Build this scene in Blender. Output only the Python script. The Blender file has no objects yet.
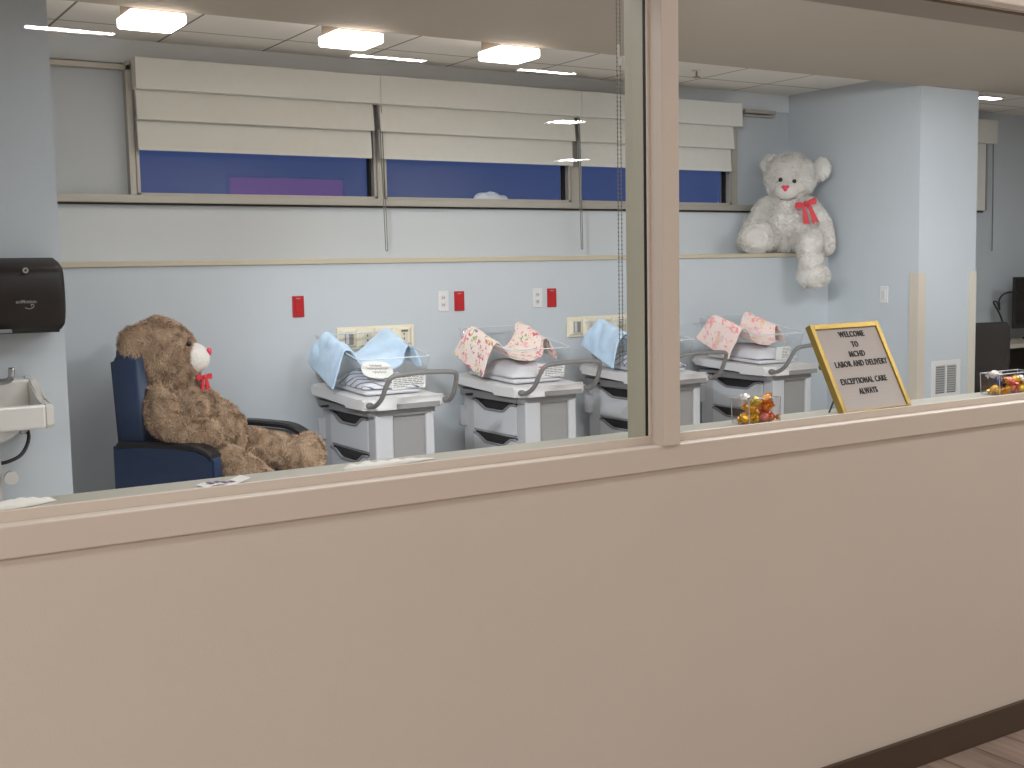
import bpy, bmesh, math, random
from mathutils import Vector, Matrix, Euler, noise
random.seed(7)
R = math.radians
scene = bpy.context.scene
COL = scene.collection

# ------------------------------------------------------------------ helpers
def lin(c):
    c = c / 255.0
    return c / 12.92 if c <= 0.04045 else ((c + 0.055) / 1.055) ** 2.4
def rgb(r, g, b):
    return (lin(r), lin(g), lin(b), 1.0)

def newmat(name):
    m = bpy.data.materials.new(name)
    m.use_nodes = True
    nt = m.node_tree
    return m, nt, nt.nodes['Principled BSDF']

def mat(name, col, rough=0.5, metal=0.0, spec=0.5, bump=0.0, bscale=60.0, var=0.0, vscale=4.0, sheen=0.0, emit=None, estr=0.0):
    """plain procedural material: colour with slight noise variation and noise bump"""
    m, nt, b = newmat(name)
    b.inputs['Roughness'].default_value = rough
    b.inputs['Metallic'].default_value = metal
    b.inputs['Specular IOR Level'].default_value = spec
    if sheen:
        b.inputs['Sheen Weight'].default_value = sheen
    if emit:
        b.inputs['Emission Color'].default_value = emit
        b.inputs['Emission Strength'].default_value = estr
    tc = nt.nodes.new('ShaderNodeTexCoord')
    if var > 0:
        n = nt.nodes.new('ShaderNodeTexNoise'); n.inputs['Scale'].default_value = vscale; n.inputs['Detail'].default_value = 4
        nt.links.new(tc.outputs['Object'], n.inputs['Vector'])
        r = nt.nodes.new('ShaderNodeValToRGB')
        r.color_ramp.elements[0].position = 0.3; r.color_ramp.elements[1].position = 0.7
        r.color_ramp.elements[0].color = tuple(c * (1 - var) for c in col[:3]) + (1,)
        r.color_ramp.elements[1].color = tuple(min(1, c * (1 + var)) for c in col[:3]) + (1,)
        nt.links.new(n.outputs['Fac'], r.inputs['Fac'])
        nt.links.new(r.outputs['Color'], b.inputs['Base Color'])
    else:
        b.inputs['Base Color'].default_value = col
    if bump > 0:
        n2 = nt.nodes.new('ShaderNodeTexNoise'); n2.inputs['Scale'].default_value = bscale; n2.inputs['Detail'].default_value = 3
        nt.links.new(tc.outputs['Object'], n2.inputs['Vector'])
        bp = nt.nodes.new('ShaderNodeBump'); bp.inputs['Strength'].default_value = bump; bp.inputs['Distance'].default_value = 0.01
        nt.links.new(n2.outputs['Fac'], bp.inputs['Height'])
        nt.links.new(bp.outputs['Normal'], b.inputs['Normal'])
    return m

def glass(name, tint=(1, 1, 1, 1), base=0.06, rough=0.0, edge=0.9):
    """thin clear sheet: transparent with Schlick reflection (same from both sides)"""
    m = bpy.data.materials.new(name); m.use_nodes = True
    nt = m.node_tree; nt.nodes.clear()
    out = nt.nodes.new('ShaderNodeOutputMaterial')
    mix = nt.nodes.new('ShaderNodeMixShader')
    tr = nt.nodes.new('ShaderNodeBsdfTransparent'); tr.inputs['Color'].default_value = tint
    gl = nt.nodes.new('ShaderNodeBsdfGlossy'); gl.inputs['Roughness'].default_value = rough
    geo = nt.nodes.new('ShaderNodeNewGeometry')
    dot = nt.nodes.new('ShaderNodeVectorMath'); dot.operation = 'DOT_PRODUCT'
    nt.links.new(geo.outputs['Incoming'], dot.inputs[0]); nt.links.new(geo.outputs['Normal'], dot.inputs[1])
    def math_(op, a, bv):
        n = nt.nodes.new('ShaderNodeMath'); n.operation = op
        for i, v in enumerate((a, bv)):
            if v is None: continue
            if isinstance(v, (int, float)): n.inputs[i].default_value = v
            else: nt.links.new(v, n.inputs[i])
        return n.outputs[0]
    ab = math_('ABSOLUTE', dot.outputs['Value'], None)
    om = math_('SUBTRACT', 1.0, ab)
    p5 = math_('POWER', om, 5.0)
    f = math_('MULTIPLY_ADD', p5, edge)
    f.node.inputs[2].default_value = base
    nt.links.new(f, mix.inputs['Fac'])
    nt.links.new(tr.outputs[0], mix.inputs[1]); nt.links.new(gl.outputs[0], mix.inputs[2])
    nt.links.new(mix.outputs[0], out.inputs['Surface'])
    return m

def emis(name, col, s):
    m = bpy.data.materials.new(name); m.use_nodes = True
    nt = m.node_tree; nt.nodes.clear()
    out = nt.nodes.new('ShaderNodeOutputMaterial'); e = nt.nodes.new('ShaderNodeEmission')
    e.inputs['Color'].default_value = col; e.inputs['Strength'].default_value = s
    nt.links.new(e.outputs[0], out.inputs['Surface'])
    return m

def link(name, me, m=None, parent=None, smooth=False):
    o = bpy.data.objects.new(name, me)
    COL.objects.link(o)
    if m is not None:
        me.materials.clear(); me.materials.append(m)
    if smooth:
        for p in me.polygons: p.use_smooth = True
    if parent is not None: o.parent = parent
    return o

def obj(name, bm, m=None, parent=None, smooth=False):
    me = bpy.data.meshes.new(name)
    bmesh.ops.recalc_face_normals(bm, faces=bm.faces)
    bm.to_mesh(me); bm.free()
    return link(name, me, m, parent, smooth)

def tag(o, label=None, cat=None, group=None, kind=None):
    if label: o['label'] = label
    if cat: o['category'] = cat
    if group: o['group'] = group
    if kind: o['kind'] = kind
    return o

def empty(name, loc=(0, 0, 0), rz=0.0, label=None, cat=None, group=None):
    o = bpy.data.objects.new(name, None); COL.objects.link(o)
    o.empty_display_size = 0.1
    o.location = loc; o.rotation_euler = (0, 0, rz)
    return tag(o, label, cat, group)

def kids(o):
    return [c for c in bpy.data.objects if c.parent == o]
def copy_tree(o, parent=None):
    c = o.copy(); COL.objects.link(c)
    if parent is not None: c.parent = parent
    for ch in kids(o): copy_tree(ch, c)
    return c

def B(): return bmesh.new()

def box(bm, x0, x1, y0, y1, z0, z1, bev=0.0, seg=2):
    vs = [bm.verts.new((x, y, z)) for x in (x0, x1) for y in (y0, y1) for z in (z0, z1)]
    q = [(0, 1, 3, 2), (4, 6, 7, 5), (0, 4, 5, 1), (2, 3, 7, 6), (0, 2, 6, 4), (1, 5, 7, 3)]
    fs = [bm.faces.new([vs[i] for i in f]) for f in q]
    if bev > 0:
        es = list({e for f in fs for e in f.edges})
        bmesh.ops.bevel(bm, geom=es, offset=bev, segments=seg, affect='EDGES', profile=0.5, clamp_overlap=True)
    return bm

def prism(bm, pts, h0, h1, axis='z', bev=0.0):
    """extrude a closed 2-D outline along an axis"""
    def P(a, b, h):
        return {'z': (a, b, h), 'y': (a, h, b), 'x': (h, a, b)}[axis]
    lo = [bm.verts.new(P(a, b, h0)) for a, b in pts]; hi = [bm.verts.new(P(a, b, h1)) for a, b in pts]
    n = len(pts)
    fs = [bm.faces.new(lo), bm.faces.new(hi)]
    for i in range(n):
        fs.append(bm.faces.new((lo[i], lo[(i + 1) % n], hi[(i + 1) % n], hi[i])))
    if bev > 0:
        es = list(set(fs[0].edges) | set(fs[1].edges))
        bmesh.ops.bevel(bm, geom=es, offset=bev, segments=2, affect='EDGES', clamp_overlap=True)
    return bm

def rrect(x0, x1, y0, y1, r, n=5):
    pts = []
    for cx, cy, a0 in ((x1 - r, y1 - r, 0), (x0 + r, y1 - r, 90), (x0 + r, y0 + r, 180), (x1 - r, y0 + r, 270)):
        for i in range(n + 1):
            a = R(a0 + 90 * i / n)
            pts.append((cx + r * math.cos(a), cy + r * math.sin(a)))
    return pts

def smoothpath(pts, n=6):
    """Catmull-Rom through points"""
    P = [Vector(p) for p in pts]
    out = []
    for i in range(len(P) - 1):
        p0 = P[max(i - 1, 0)]; p1 = P[i]; p2 = P[i + 1]; p3 = P[min(i + 2, len(P) - 1)]
        for k in range(n):
            t = k / n
            out.append(0.5 * ((2 * p1) + (p2 - p0) * t + (2 * p0 - 5 * p1 + 4 * p2 - p3) * t * t + (3 * p1 - p0 - 3 * p2 + p3) * t ** 3))
    out.append(P[-1])
    return out

def tube(bm, pts, r, seg=8, closed=False):
    P = [Vector(p) for p in pts]; n = len(P)
    rr = r if isinstance(r, (list, tuple)) else [r] * n
    rings = []; prev = None
    for i in range(n):
        if closed: t = P[(i + 1) % n] - P[i - 1]
        else: t = P[min(i + 1, n - 1)] - P[max(i - 1, 0)]
        t.normalize()
        if prev is None:
            a = Vector((0, 0, 1)) if abs(t.z) < 0.9 else Vector((1, 0, 0))
            u = t.cross(a).normalized()
        else:
            u = (prev - t * prev.dot(t)).normalized()
        prev = u; v = t.cross(u)
        rings.append([bm.verts.new(P[i] + (u * math.cos(2 * math.pi * k / seg) + v * math.sin(2 * math.pi * k / seg)) * rr[i]) for k in range(seg)])
    m = n if closed else n - 1
    for i in range(m):
        a, b = rings[i], rings[(i + 1) % n]
        for k in range(seg):
            bm.faces.new((a[k], a[(k + 1) % seg], b[(k + 1) % seg], b[k]))
    if not closed:
        bm.faces.new(rings[0]); bm.faces.new(rings[-1])
    return bm

def sph(bm, c, r, sub=3, rot=None):
    r = r if isinstance(r, (list, tuple)) else (r, r, r)
    M = Matrix.Translation(Vector(c)) @ (rot.to_matrix().to_4x4() if rot else Matrix.Identity(4)) @ Matrix.Diagonal((r[0], r[1], r[2], 1))
    bmesh.ops.create_icosphere(bm, subdivisions=sub, radius=1.0, matrix=M)
    return bm

def chain(bm, nodes, n=7, sub=2):
    """overlapping spheres along a limb; nodes = [(point, radius)...]"""
    for (a, ra), (b, rb) in zip(nodes[:-1], nodes[1:]):
        a = Vector(a); b = Vector(b)
        for i in range(n + 1):
            t = i / n
            sph(bm, a.lerp(b, t), ra + (rb - ra) * t, sub)
    return bm

def cyl(bm, c, r, h, axis='z', seg=24, r2=None):
    rot = {'z': Matrix.Identity(4), 'x': Matrix.Rotation(R(90), 4, 'Y'), 'y': Matrix.Rotation(R(90), 4, 'X')}[axis]
    bmesh.ops.create_cone(bm, cap_ends=True, segments=seg, radius1=r, radius2=r if r2 is None else r2, depth=h, matrix=Matrix.Translation(Vector(c)) @ rot)
    return bm

def text_mesh(body, size, bold=0.0, align='CENTER', sx=1.0, space=1.0):
    cu = bpy.data.curves.new('lettering', 'FONT')
    cu.body = body; cu.size = size; cu.align_x = align; cu.align_y = 'CENTER'; cu.offset = bold; cu.extrude = 0.0008
    cu.resolution_u = 3; cu.space_character = space
    o = bpy.data.objects.new('lettering', cu); COL.objects.link(o)
    dg = bpy.context.evaluated_depsgraph_get(); dg.update()
    me = bpy.data.meshes.new_from_object(o.evaluated_get(dg))
    bpy.data.objects.remove(o); bpy.data.curves.remove(cu)
    for v in me.vertices: v.co.x *= sx
    return me

def struct(name, bm, m, parent=None, smooth=False):
    o = obj(name, bm, m, parent, smooth)
    if parent is None: o['kind'] = 'structure'
    return o

# ------------------------------------------------------------------ materials
M_nwall = mat('nursery_wall_paint', rgb(190, 196, 200), 0.75, bump=0.04, bscale=300, var=0.01)
M_nwall_up = mat('nursery_upper_wall_paint', rgb(213, 219, 223), 0.75, bump=0.04, bscale=300, var=0.01)
M_cwall = mat('corridor_wall_paint', rgb(206, 194, 182), 0.7, bump=0.06, bscale=250, var=0.012, vscale=2)
M_casing = mat('casing_paint', rgb(208, 195, 183), 0.45, bump=0.02, bscale=80, var=0.01)
M_base = mat('baseboard_vinyl', rgb(74, 58, 44), 0.5, var=0.04)
M_sill = mat('sill_solid_surface', rgb(172, 168, 154), 0.35, var=0.02, vscale=30)
M_inmull = mat('interior_mullion_paint', rgb(176, 172, 154), 0.5)
M_gasket_shadow = mat('gasket_and_shadow_line', rgb(18, 14, 14), 0.6)
M_pane = glass('window_glass', base=0.042)
M_nightpane = glass('back_window_glass', tint=(0.86, 0.9, 1, 1), base=0.03)
M_soffit = mat('soffit_paint', rgb(172, 161, 146), 0.8, var=0.01)
M_tan = mat('tan_bumper', rgb(190, 180, 157), 0.5, var=0.03)
M_alu = mat('window_frame_metal', rgb(180, 176, 166), 0.4, 0.3)
M_shade = mat('shade_fabric', rgb(214, 213, 205), 0.85, bump=0.15, bscale=500, var=0.015, vscale=20)
M_valance = mat('valance_fabric', rgb(216, 216, 210), 0.85, bump=0.15, bscale=500, var=0.015, vscale=20)
M_cord = mat('cord_grey', rgb(120, 118, 112), 0.6)
M_white = mat('white_plastic', rgb(215, 213, 212), 0.4, var=0.01)
M_offwhite = mat('offwhite_plastic', rgb(205, 203, 205), 0.4)
M_cabinet = mat('cabinet_white', rgb(178, 178, 180), 0.45, var=0.01)
M_drawer = mat('drawer_front_grey', rgb(196, 197, 200), 0.45)
M_lip = mat('drawer_lip_grey', rgb(128, 128, 131), 0.4)
M_panel = mat('panel_grey', rgb(134, 132, 130), 0.5, var=0.01)
M_under = mat('under_deck_grey', rgb(120, 119, 120), 0.5)
M_dark = mat('dark_recess', rgb(28, 28, 30), 0.6)
M_handle = mat('grey_rubber_handle', rgb(112, 110, 108), 0.45)
M_acryl = glass('clear_acrylic', tint=(0.965, 0.975, 0.98, 1), base=0.05, edge=0.8)
M_acryl_rim = mat('acrylic_edge', rgb(205, 210, 214), 0.15)
M_red = mat('red_outlet_plastic', rgb(176, 18, 26), 0.35)
M_ivory = mat('ivory_plastic', rgb(226, 218, 196), 0.45)
M_ivory2 = mat('ivory_insert', rgb(214, 206, 186), 0.45)
M_navy = mat('navy_vinyl', rgb(28, 50, 82), 0.45, bump=0.1, bscale=120, var=0.05, vscale=8)
M_black = mat('black_armrest', rgb(20, 21, 25), 0.4)
M_disp = mat('dispenser_smoke_plastic', rgb(24, 18, 17), 0.45, 0, .3)
M_print = mat('grey_print', rgb(150, 146, 140), 0.6)
M_porc = mat('porcelain', rgb(222, 218, 210), 0.15)
M_chrome = mat('chrome', rgb(190, 190, 190), 0.15, 1.0)
M_pvc = mat('white_pvc', rgb(205, 200, 194), 0.4)
M_gold = mat('gold_frame', rgb(180, 152, 84), 0.36, 0.85)
M_ink = mat('black_letter', rgb(14, 14, 15), 0.5)
M_paper = mat('white_paper', rgb(226, 223, 216), 0.8, bump=0.1, bscale=40)
M_purple = mat('purple_print', rgb(120, 96, 130), 0.7)
M_blackplastic = mat('black_plastic', rgb(20, 20, 22), 0.4)
M_darkmesh = mat('dark_chair_fabric', rgb(44, 40, 38), 0.8, bump=0.2, bscale=300)
M_screen = mat('dark_screen', rgb(14, 14, 16), 0.15)
M_desk = mat('desk_laminate', rgb(178, 168, 154), 0.5, var=0.03)
M_deskdark = mat('desk_dark_panel', rgb(62, 56, 52), 0.5)
M_ribbon = mat('red_ribbon', rgb(205, 22, 40), 0.4, sheen=0.3)
M_nose = mat('pink_nose', rgb(226, 70, 96), 0.5)
M_muzzle = mat('white_plush', rgb(226, 220, 212), 0.9, bump=0.6, bscale=90, sheen=0.4)
M_eye = mat('black_eye', rgb(22, 14, 12), 0.15)
M_diff = emis('light_diffuser', (1.0, 0.90, 0.80, 1), 12.0)
M_rim = emis('light_rim', (1.0, .86, .74, 1), 10.0)
M_lightbase = mat('light_base', rgb(150, 138, 124), 0.6)
M_guard = mat('corner_guard_beige', rgb(206, 200, 186), 0.45)
M_guard2 = mat('corner_guard_tan', rgb(202, 192, 176), 0.45)

def fur_mat(name, dark, light, scale, pos=(0.35, 0.65), root=0.5):
    """plush: tone attribute (root to tip, strand to strand) times a soft large-scale variation"""
    m, nt, b = newmat(name)
    b.inputs['Roughness'].default_value = 0.9
    b.inputs['Specular IOR Level'].default_value = 0.1
    b.inputs['Sheen Weight'].default_value = 0.15
    tc = nt.nodes.new('ShaderNodeTexCoord')
    n = nt.nodes.new('ShaderNodeTexNoise'); n.inputs['Scale'].default_value = scale; n.inputs['Detail'].default_value = 5; n.inputs['Roughness'].default_value = 0.7
    nt.links.new(tc.outputs['Object'], n.inputs['Vector'])
    r = nt.nodes.new('ShaderNodeValToRGB')
    r.color_ramp.elements[0].position = pos[0]; r.color_ramp.elements[1].position = pos[1]
    r.color_ramp.elements[0].color = dark; r.color_ramp.elements[1].color = light
    nt.links.new(n.outputs['Fac'], r.inputs['Fac'])
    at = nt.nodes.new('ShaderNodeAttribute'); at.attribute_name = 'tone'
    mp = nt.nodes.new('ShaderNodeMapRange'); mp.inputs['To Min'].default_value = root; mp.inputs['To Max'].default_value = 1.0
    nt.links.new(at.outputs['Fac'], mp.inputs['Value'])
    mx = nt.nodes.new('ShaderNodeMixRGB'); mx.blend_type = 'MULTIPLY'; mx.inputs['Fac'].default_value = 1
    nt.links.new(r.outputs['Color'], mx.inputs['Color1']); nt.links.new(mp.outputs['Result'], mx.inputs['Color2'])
    nt.links.new(mx.outputs['Color'], b.inputs['Base Color'])
    return m
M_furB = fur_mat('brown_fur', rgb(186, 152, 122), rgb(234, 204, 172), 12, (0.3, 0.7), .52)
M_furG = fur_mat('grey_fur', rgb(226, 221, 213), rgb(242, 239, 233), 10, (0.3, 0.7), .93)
M_pad = mat('pale_foot_pad', rgb(214, 209, 202), 0.9, bump=0.4, bscale=90, sheen=0.2)

def spot_cloth(name, base, spots, scale=14, rough=0.9):
    """cloth with scattered coloured blotches"""
    m, nt, b = newmat(name)
    b.inputs['Roughness'].default_value = rough; b.inputs['Sheen Weight'].default_value = 0.2
    tc = nt.nodes.new('ShaderNodeTexCoord')
    nz = nt.nodes.new('ShaderNodeTexNoise'); nz.inputs['Scale'].default_value = scale * 1.6
    nt.links.new(tc.outputs['Object'], nz.inputs['Vector'])
    mixv = nt.nodes.new('ShaderNodeMixRGB'); mixv.inputs['Fac'].default_value = 0.12
    nt.links.new(tc.outputs['Object'], mixv.inputs['Color1']); nt.links.new(nz.outputs['Color'], mixv.inputs['Color2'])
    vo = nt.nodes.new('ShaderNodeTexVoronoi'); vo.inputs['Scale'].default_value = scale
    nt.links.new(mixv.outputs['Color'], vo.inputs['Vector'])
    sep = nt.nodes.new('ShaderNodeSeparateColor'); nt.links.new(vo.outputs['Color'], sep.inputs['Color'])
    rp = nt.nodes.new('ShaderNodeValToRGB'); rp.color_ramp.interpolation = 'CONSTANT'
    els = rp.color_ramp.elements
    els[0].position = 0; els[0].color = spots[0]; els[1].position = 1.0 / len(spots); els[1].color = spots[1 % len(spots)]
    for i, c in enumerate(spots[2:], 2):
        e = els.new(i / len(spots)); e.color = c
    nt.links.new(sep.outputs['Red'], rp.inputs['Fac'])
    mr = nt.nodes.new('ShaderNodeValToRGB'); mr.color_ramp.elements[0].position = 0.30; mr.color_ramp.elements[1].position = 0.48
    mr.color_ramp.elements[0].color = (1, 1, 1, 1); mr.color_ramp.elements[1].color = (0, 0, 0, 1)
    nt.links.new(vo.outputs['Distance'], mr.inputs['Fac'])
    mx = nt.nodes.new('ShaderNodeMixRGB'); mx.inputs['Color1'].default_value = base
    nt.links.new(mr.outputs['Color'], mx.inputs['Fac']); nt.links.new(rp.outputs['Color'], mx.inputs['Color2'])
    nt.links.new(mx.outputs['Color'], b.inputs['Base Color'])
    return m
M_blue = mat('blue_fleece', rgb(190, 216, 238), 0.95, bump=0.5, bscale=160, var=0.14, vscale=9, sheen=0.4)
M_floral = spot_cloth('floral_cotton', rgb(240, 222, 212), [rgb(214, 92, 112), rgb(232, 150, 140), rgb(158, 178, 116), rgb(232, 206, 120), rgb(150, 120, 130), rgb(236, 168, 170)], 22)
M_pink = spot_cloth('pink_blotch_cotton', rgb(236, 214, 206), [rgb(236, 150, 150), rgb(240, 176, 168), rgb(238, 190, 150), rgb(214, 190, 190), rgb(238, 160, 156)], 20)
def stripe_cloth():
    m, nt, b = newmat('striped_receiving_cotton')
    b.inputs['Roughness'].default_value = 0.95
    tc = nt.nodes.new('ShaderNodeTexCoord'); w = nt.nodes.new('ShaderNodeTexWave')
    w.inputs['Scale'].default_value = 9; w.inputs['Distortion'].default_value = 2.0; w.bands_direction = 'DIAGONAL'
    nt.links.new(tc.outputs['Object'], w.inputs['Vector'])
    r = nt.nodes.new('ShaderNodeValToRGB'); r.color_ramp.elements[0].position = 0.06; r.color_ramp.elements[1].position = 0.16
    r.color_ramp.elements[0].color = rgb(96, 100, 118); r.color_ramp.elements[1].color = rgb(216, 214, 216)
    nt.links.new(w.outputs['Fac'], r.inputs['Fac']); nt.links.new(r.outputs['Color'], b.inputs['Base Color'])
    return m
M_stripe = stripe_cloth()
M_whitecloth = mat('white_cotton', rgb(212, 210, 212), 0.95, bump=0.2, bscale=60, var=0.03, vscale=10)

def tile_mat():
    """lay-in ceiling: grid of T-bars at 0.61 m pitch"""
    m, nt, b = newmat('ceiling_tile')
    b.inputs['Roughness'].default_value = 0.9
    geo = nt.nodes.new('ShaderNodeNewGeometry'); sep = nt.nodes.new('ShaderNodeSeparateXYZ')
    nt.links.new(geo.outputs['Position'], sep.inputs['Vector'])
    def mth(op, a, bb):
        n = nt.nodes.new('ShaderNodeMath'); n.operation = op
        for i, v in enumerate((a, bb)):
            if v is None: continue
            if isinstance(v, (int, float)): n.inputs[i].default_value = v
            else: nt.links.new(v, n.inputs[i])
        return n.outputs[0]
    T = 0.6096
    masks = []
    for o, off in (('X', 1.3617), ('Y', 4.179)):
        a = mth('SUBTRACT', sep.outputs[o], off - T * 20)
        fr = mth('FRACT', mth('DIVIDE', a, T), None)
        d = mth('ABSOLUTE', mth('SUBTRACT', fr, 0.5), None)     # .5 at the line
        masks.append(mth('GREATER_THAN', d, 0.5 - 0.011))
    mk = mth('MAXIMUM', masks[0], masks[1])
    nz = nt.nodes.new('ShaderNodeTexNoise'); nz.inputs['Scale'].default_value = 220
    nt.links.new(geo.outputs['Position'], nz.inputs['Vector'])
    rp = nt.nodes.new('ShaderNodeValToRGB'); rp.color_ramp.elements[0].color = rgb(216, 210, 202); rp.color_ramp.elements[1].color = rgb(234, 229, 221)
    nt.links.new(nz.outputs['Fac'], rp.inputs['Fac'])
    mx = nt.nodes.new('ShaderNodeMixRGB'); mx.inputs['Color2'].default_value = rgb(120, 116, 110)
    nt.links.new(mk, mx.inputs['Fac']); nt.links.new(rp.outputs['Color'], mx.inputs['Color1'])
    nt.links.new(mx.outputs['Color'], b.inputs['Base Color'])
    return m
M_tile = tile_mat()

def floor_mat():
    m, nt, b = newmat('vinyl_plank_floor')
    b.inputs['Roughness'].default_value = 0.45
    tc = nt.nodes.new('ShaderNodeTexCoord')
    mp = nt.nodes.new('ShaderNodeMapping'); mp.inputs['Scale'].default_value = (14, 1.4, 1)
    nt.links.new(tc.outputs['Object'], mp.inputs['Vector'])
    n = nt.nodes.new('ShaderNodeTexNoise'); n.inputs['Scale'].default_value = 2.0; n.inputs['Detail'].default_value = 6
    nt.links.new(mp.outputs['Vector'], n.inputs['Vector'])
    r = nt.nodes.new('ShaderNodeValToRGB'); r.color_ramp.elements[0].position = 0.35; r.color_ramp.elements[1].position = 0.65
    r.color_ramp.elements[0].color = rgb(132, 112, 104); r.color_ramp.elements[1].color = rgb(172, 152, 138)
    nt.links.new(n.outputs['Fac'], r.inputs['Fac'])
    br = nt.nodes.new('ShaderNodeTexBrick'); br.inputs['Scale'].default_value = 1.0
    br.inputs['Mortar Size'].default_value = 0.004; br.inputs['Brick Width'].default_value = 1.2; br.inputs['Row Height'].default_value = 0.15
    br.inputs['Color1'].default_value = (0.9, 0.9, 0.9, 1); br.inputs['Color2'].default_value = (1.08, 1.05, 1.04, 1); br.inputs['Mortar'].default_value = (0.45, 0.42, 0.4, 1)
    mp2 = nt.nodes.new('ShaderNodeMapping'); mp2.inputs['Rotation'].default_value = (0, 0, R(90))
    nt.links.new(tc.outputs['Object'], mp2.inputs['Vector']); nt.links.new(mp2.outputs['Vector'], br.inputs['Vector'])
    mx = nt.nodes.new('ShaderNodeMixRGB'); mx.blend_type = 'MULTIPLY'; mx.inputs['Fac'].default_value = 1
    nt.links.new(r.outputs['Color'], mx.inputs['Color1']); nt.links.new(br.outputs['Color'], mx.inputs['Color2'])
    nt.links.new(mx.outputs['Color'], b.inputs['Base Color'])
    return m
M_floor = floor_mat()

# ------------------------------------------------------------------ key dimensions
YS = 3.304      # soffit edge / chase fronts
YL = 4.129      # lower back wall face
YB = 4.543      # upper back wall face
ZL = 1.533      # ledge top
ZS = 2.652      # soffit underside
ZC = 2.744      # tile ceiling
XA = 1.138      # left chase edge
XW = 6.83       # right wall
XC = 7.452      # right chase edge
X0, X1 = -1.6, 12.0
YG = 0.040      # glass

# ------------------------------------------------------------------ setting: shell
struct('floor', box(B(), -4, 14, -10, 4.9, -0.1, 0), M_floor)
struct('floor_nursery', box(B(), -.7, 12, 0.2, 4.85, 0.0, 0.004), mat('nursery_floor_vinyl', rgb(214, 210, 204), .4, var=.03))
bm = B()
box(bm, -4, 14, 0, 0.2, 0, 1.0)
box(bm, -4, 14, 0, 0.2, 2.19, 2.9)
box(bm, -4, -1.3, 0, 0.2, 1.0, 2.19)
box(bm, 7.2, 14, 0, 0.2, 1.0, 2.19)
struct('wall_front', bm, M_cwall)
struct('trim_1', box(B(), -1.32, 7.22, -0.009, 0.03, 0.971, 1.030, 0.003), M_casing)          # casing under the glass
struct('trim_2', box(B(), -1.32, 7.22, -0.015, 0.03, 2.186, 2.25, 0.004), M_casing)           # casing above the glass
struct('trim_3', box(B(), 1.804, 1.856, -0.015, 0.03, 1.029, 2.188, 0.002), M_casing)            # mullion casing
struct('trim_4', box(B(), -1.32, 7.22, 0.046, 0.205, 0.985, 1.037, 0.004), M_sill)             # inner sill slab
struct('baseboard_front', box(B(), -4, 14, -0.012, 0.0, 0, 0.0925, 0.003), M_base)
struct('trim_header_shade', box(B(), -1.32, 7.22, 0.042, 0.2, 2.178, 2.19), mat('header_underside_shade', rgb(132, 121, 107), .7))  # panel coloured dark for the unlit shade under the window header
def viewing_window(name, xa, xb, jl, jr):
    bm = B()
    box(bm, xa, xb, 0.03, 0.036, 1.0, 1.0505, 0.002)
    box(bm, xa, xb, 0.03, 0.036, 2.184, 2.2, 0.001)
    box(bm, xa, xa + jl, 0.03, 0.036, 1.05, 2.17, 0.002)
    box(bm, xb - jr, xb, 0.03, 0.036, 1.05, 2.17, 0.002)
    w = struct(name, bm, M_casing)
    p = B(); vs = [p.verts.new(v) for v in ((xa, YG, 1.03), (xb, YG, 1.03), (xb, YG, 2.19), (xa, YG, 2.19))]; p.faces.new(vs)
    obj('pane', p, M_pane, w)
    return w
w1 = viewing_window('window_1', -1.3, 1.815, 0.02, 0.018)
obj('gasket', box(B(), 1.797, 1.815, 0.036, 0.0455, 1.05, 2.17), M_gasket_shadow, w1)
w2 = viewing_window('window_2', 1.85, 7.2, 0.002, 0.02)
bm = B(); box(bm, 1.797, 1.86, 0.0455, 0.117, 1.03, 2.2, 0.003)
struct('trim_5', bm, M_inmull)

struct('wall_left', box(B(), -0.6, XA, YS, 4.9, 0, ZC + .1), M_nwall)
struct('wall_west', box(B(), -0.8, -0.6, 0.2, 4.9, 0, ZC + .1), M_nwall)
struct('wall_right', box(B(), XW, XC, YS, 4.9, 0, ZC + .1), M_nwall)
struct('wall_east', box(B(), X1, X1 + .2, 0.2, 4.9, 0, ZC + .1), M_nwall)
struct('wall_back', box(B(), XA, XW, YL, 4.9, 0, ZL - 0.012), M_nwall)
bm = B()
box(bm, XA, XW, YB, 4.7, ZL - .02, 1.858)
box(bm, XA, XW, YB, 4.7, 2.615, ZC + .1)
struct('wall_back_upper', bm, M_nwall_up)
struct('trim_6', box(B(), XA, XW, YL - 0.014, YB, ZL - 0.03, ZL, 0.004), M_tan)             # ledge cap with tan nosing
# wall of the room beyond, with a window hole
bm = B()
box(bm, XC, 7.9, YB, 4.7, 0, ZC + .1); box(bm, 9.22, X1, YB, 4.7, 0, ZC + .1)
box(bm, 7.9, 9.22, YB, 4.7, 0, 1.87); box(bm, 7.9, 9.22, YB, 4.7, 2.6, ZC + .1)
struct('wall_back_east', bm, M_nwall)
struct('ceiling_soffit', box(B(), -0.8, X1, 0.2, YS, ZS, ZC + .2, 0.003), M_soffit)
struct('ceiling', box(B(), -0.8, X1, YS, 4.9, ZC, ZC + .12), M_tile)
struct('ceiling_corridor', box(B(), -4, 14, -10, 0.0, 2.66, 2.8), M_soffit)
struct('wall_corridor', box(B(), -4, 14, -10.2, -10, 0, 2.8), M_cwall)
struct('wall_corridor_left', box(B(), -4.2, -4, -10.2, 0.2, 0, 2.8), M_cwall)
struct('wall_corridor_right', box(B(), 14, 14.2, -10.2, 0.2, 0, 2.8), M_cwall)

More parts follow.
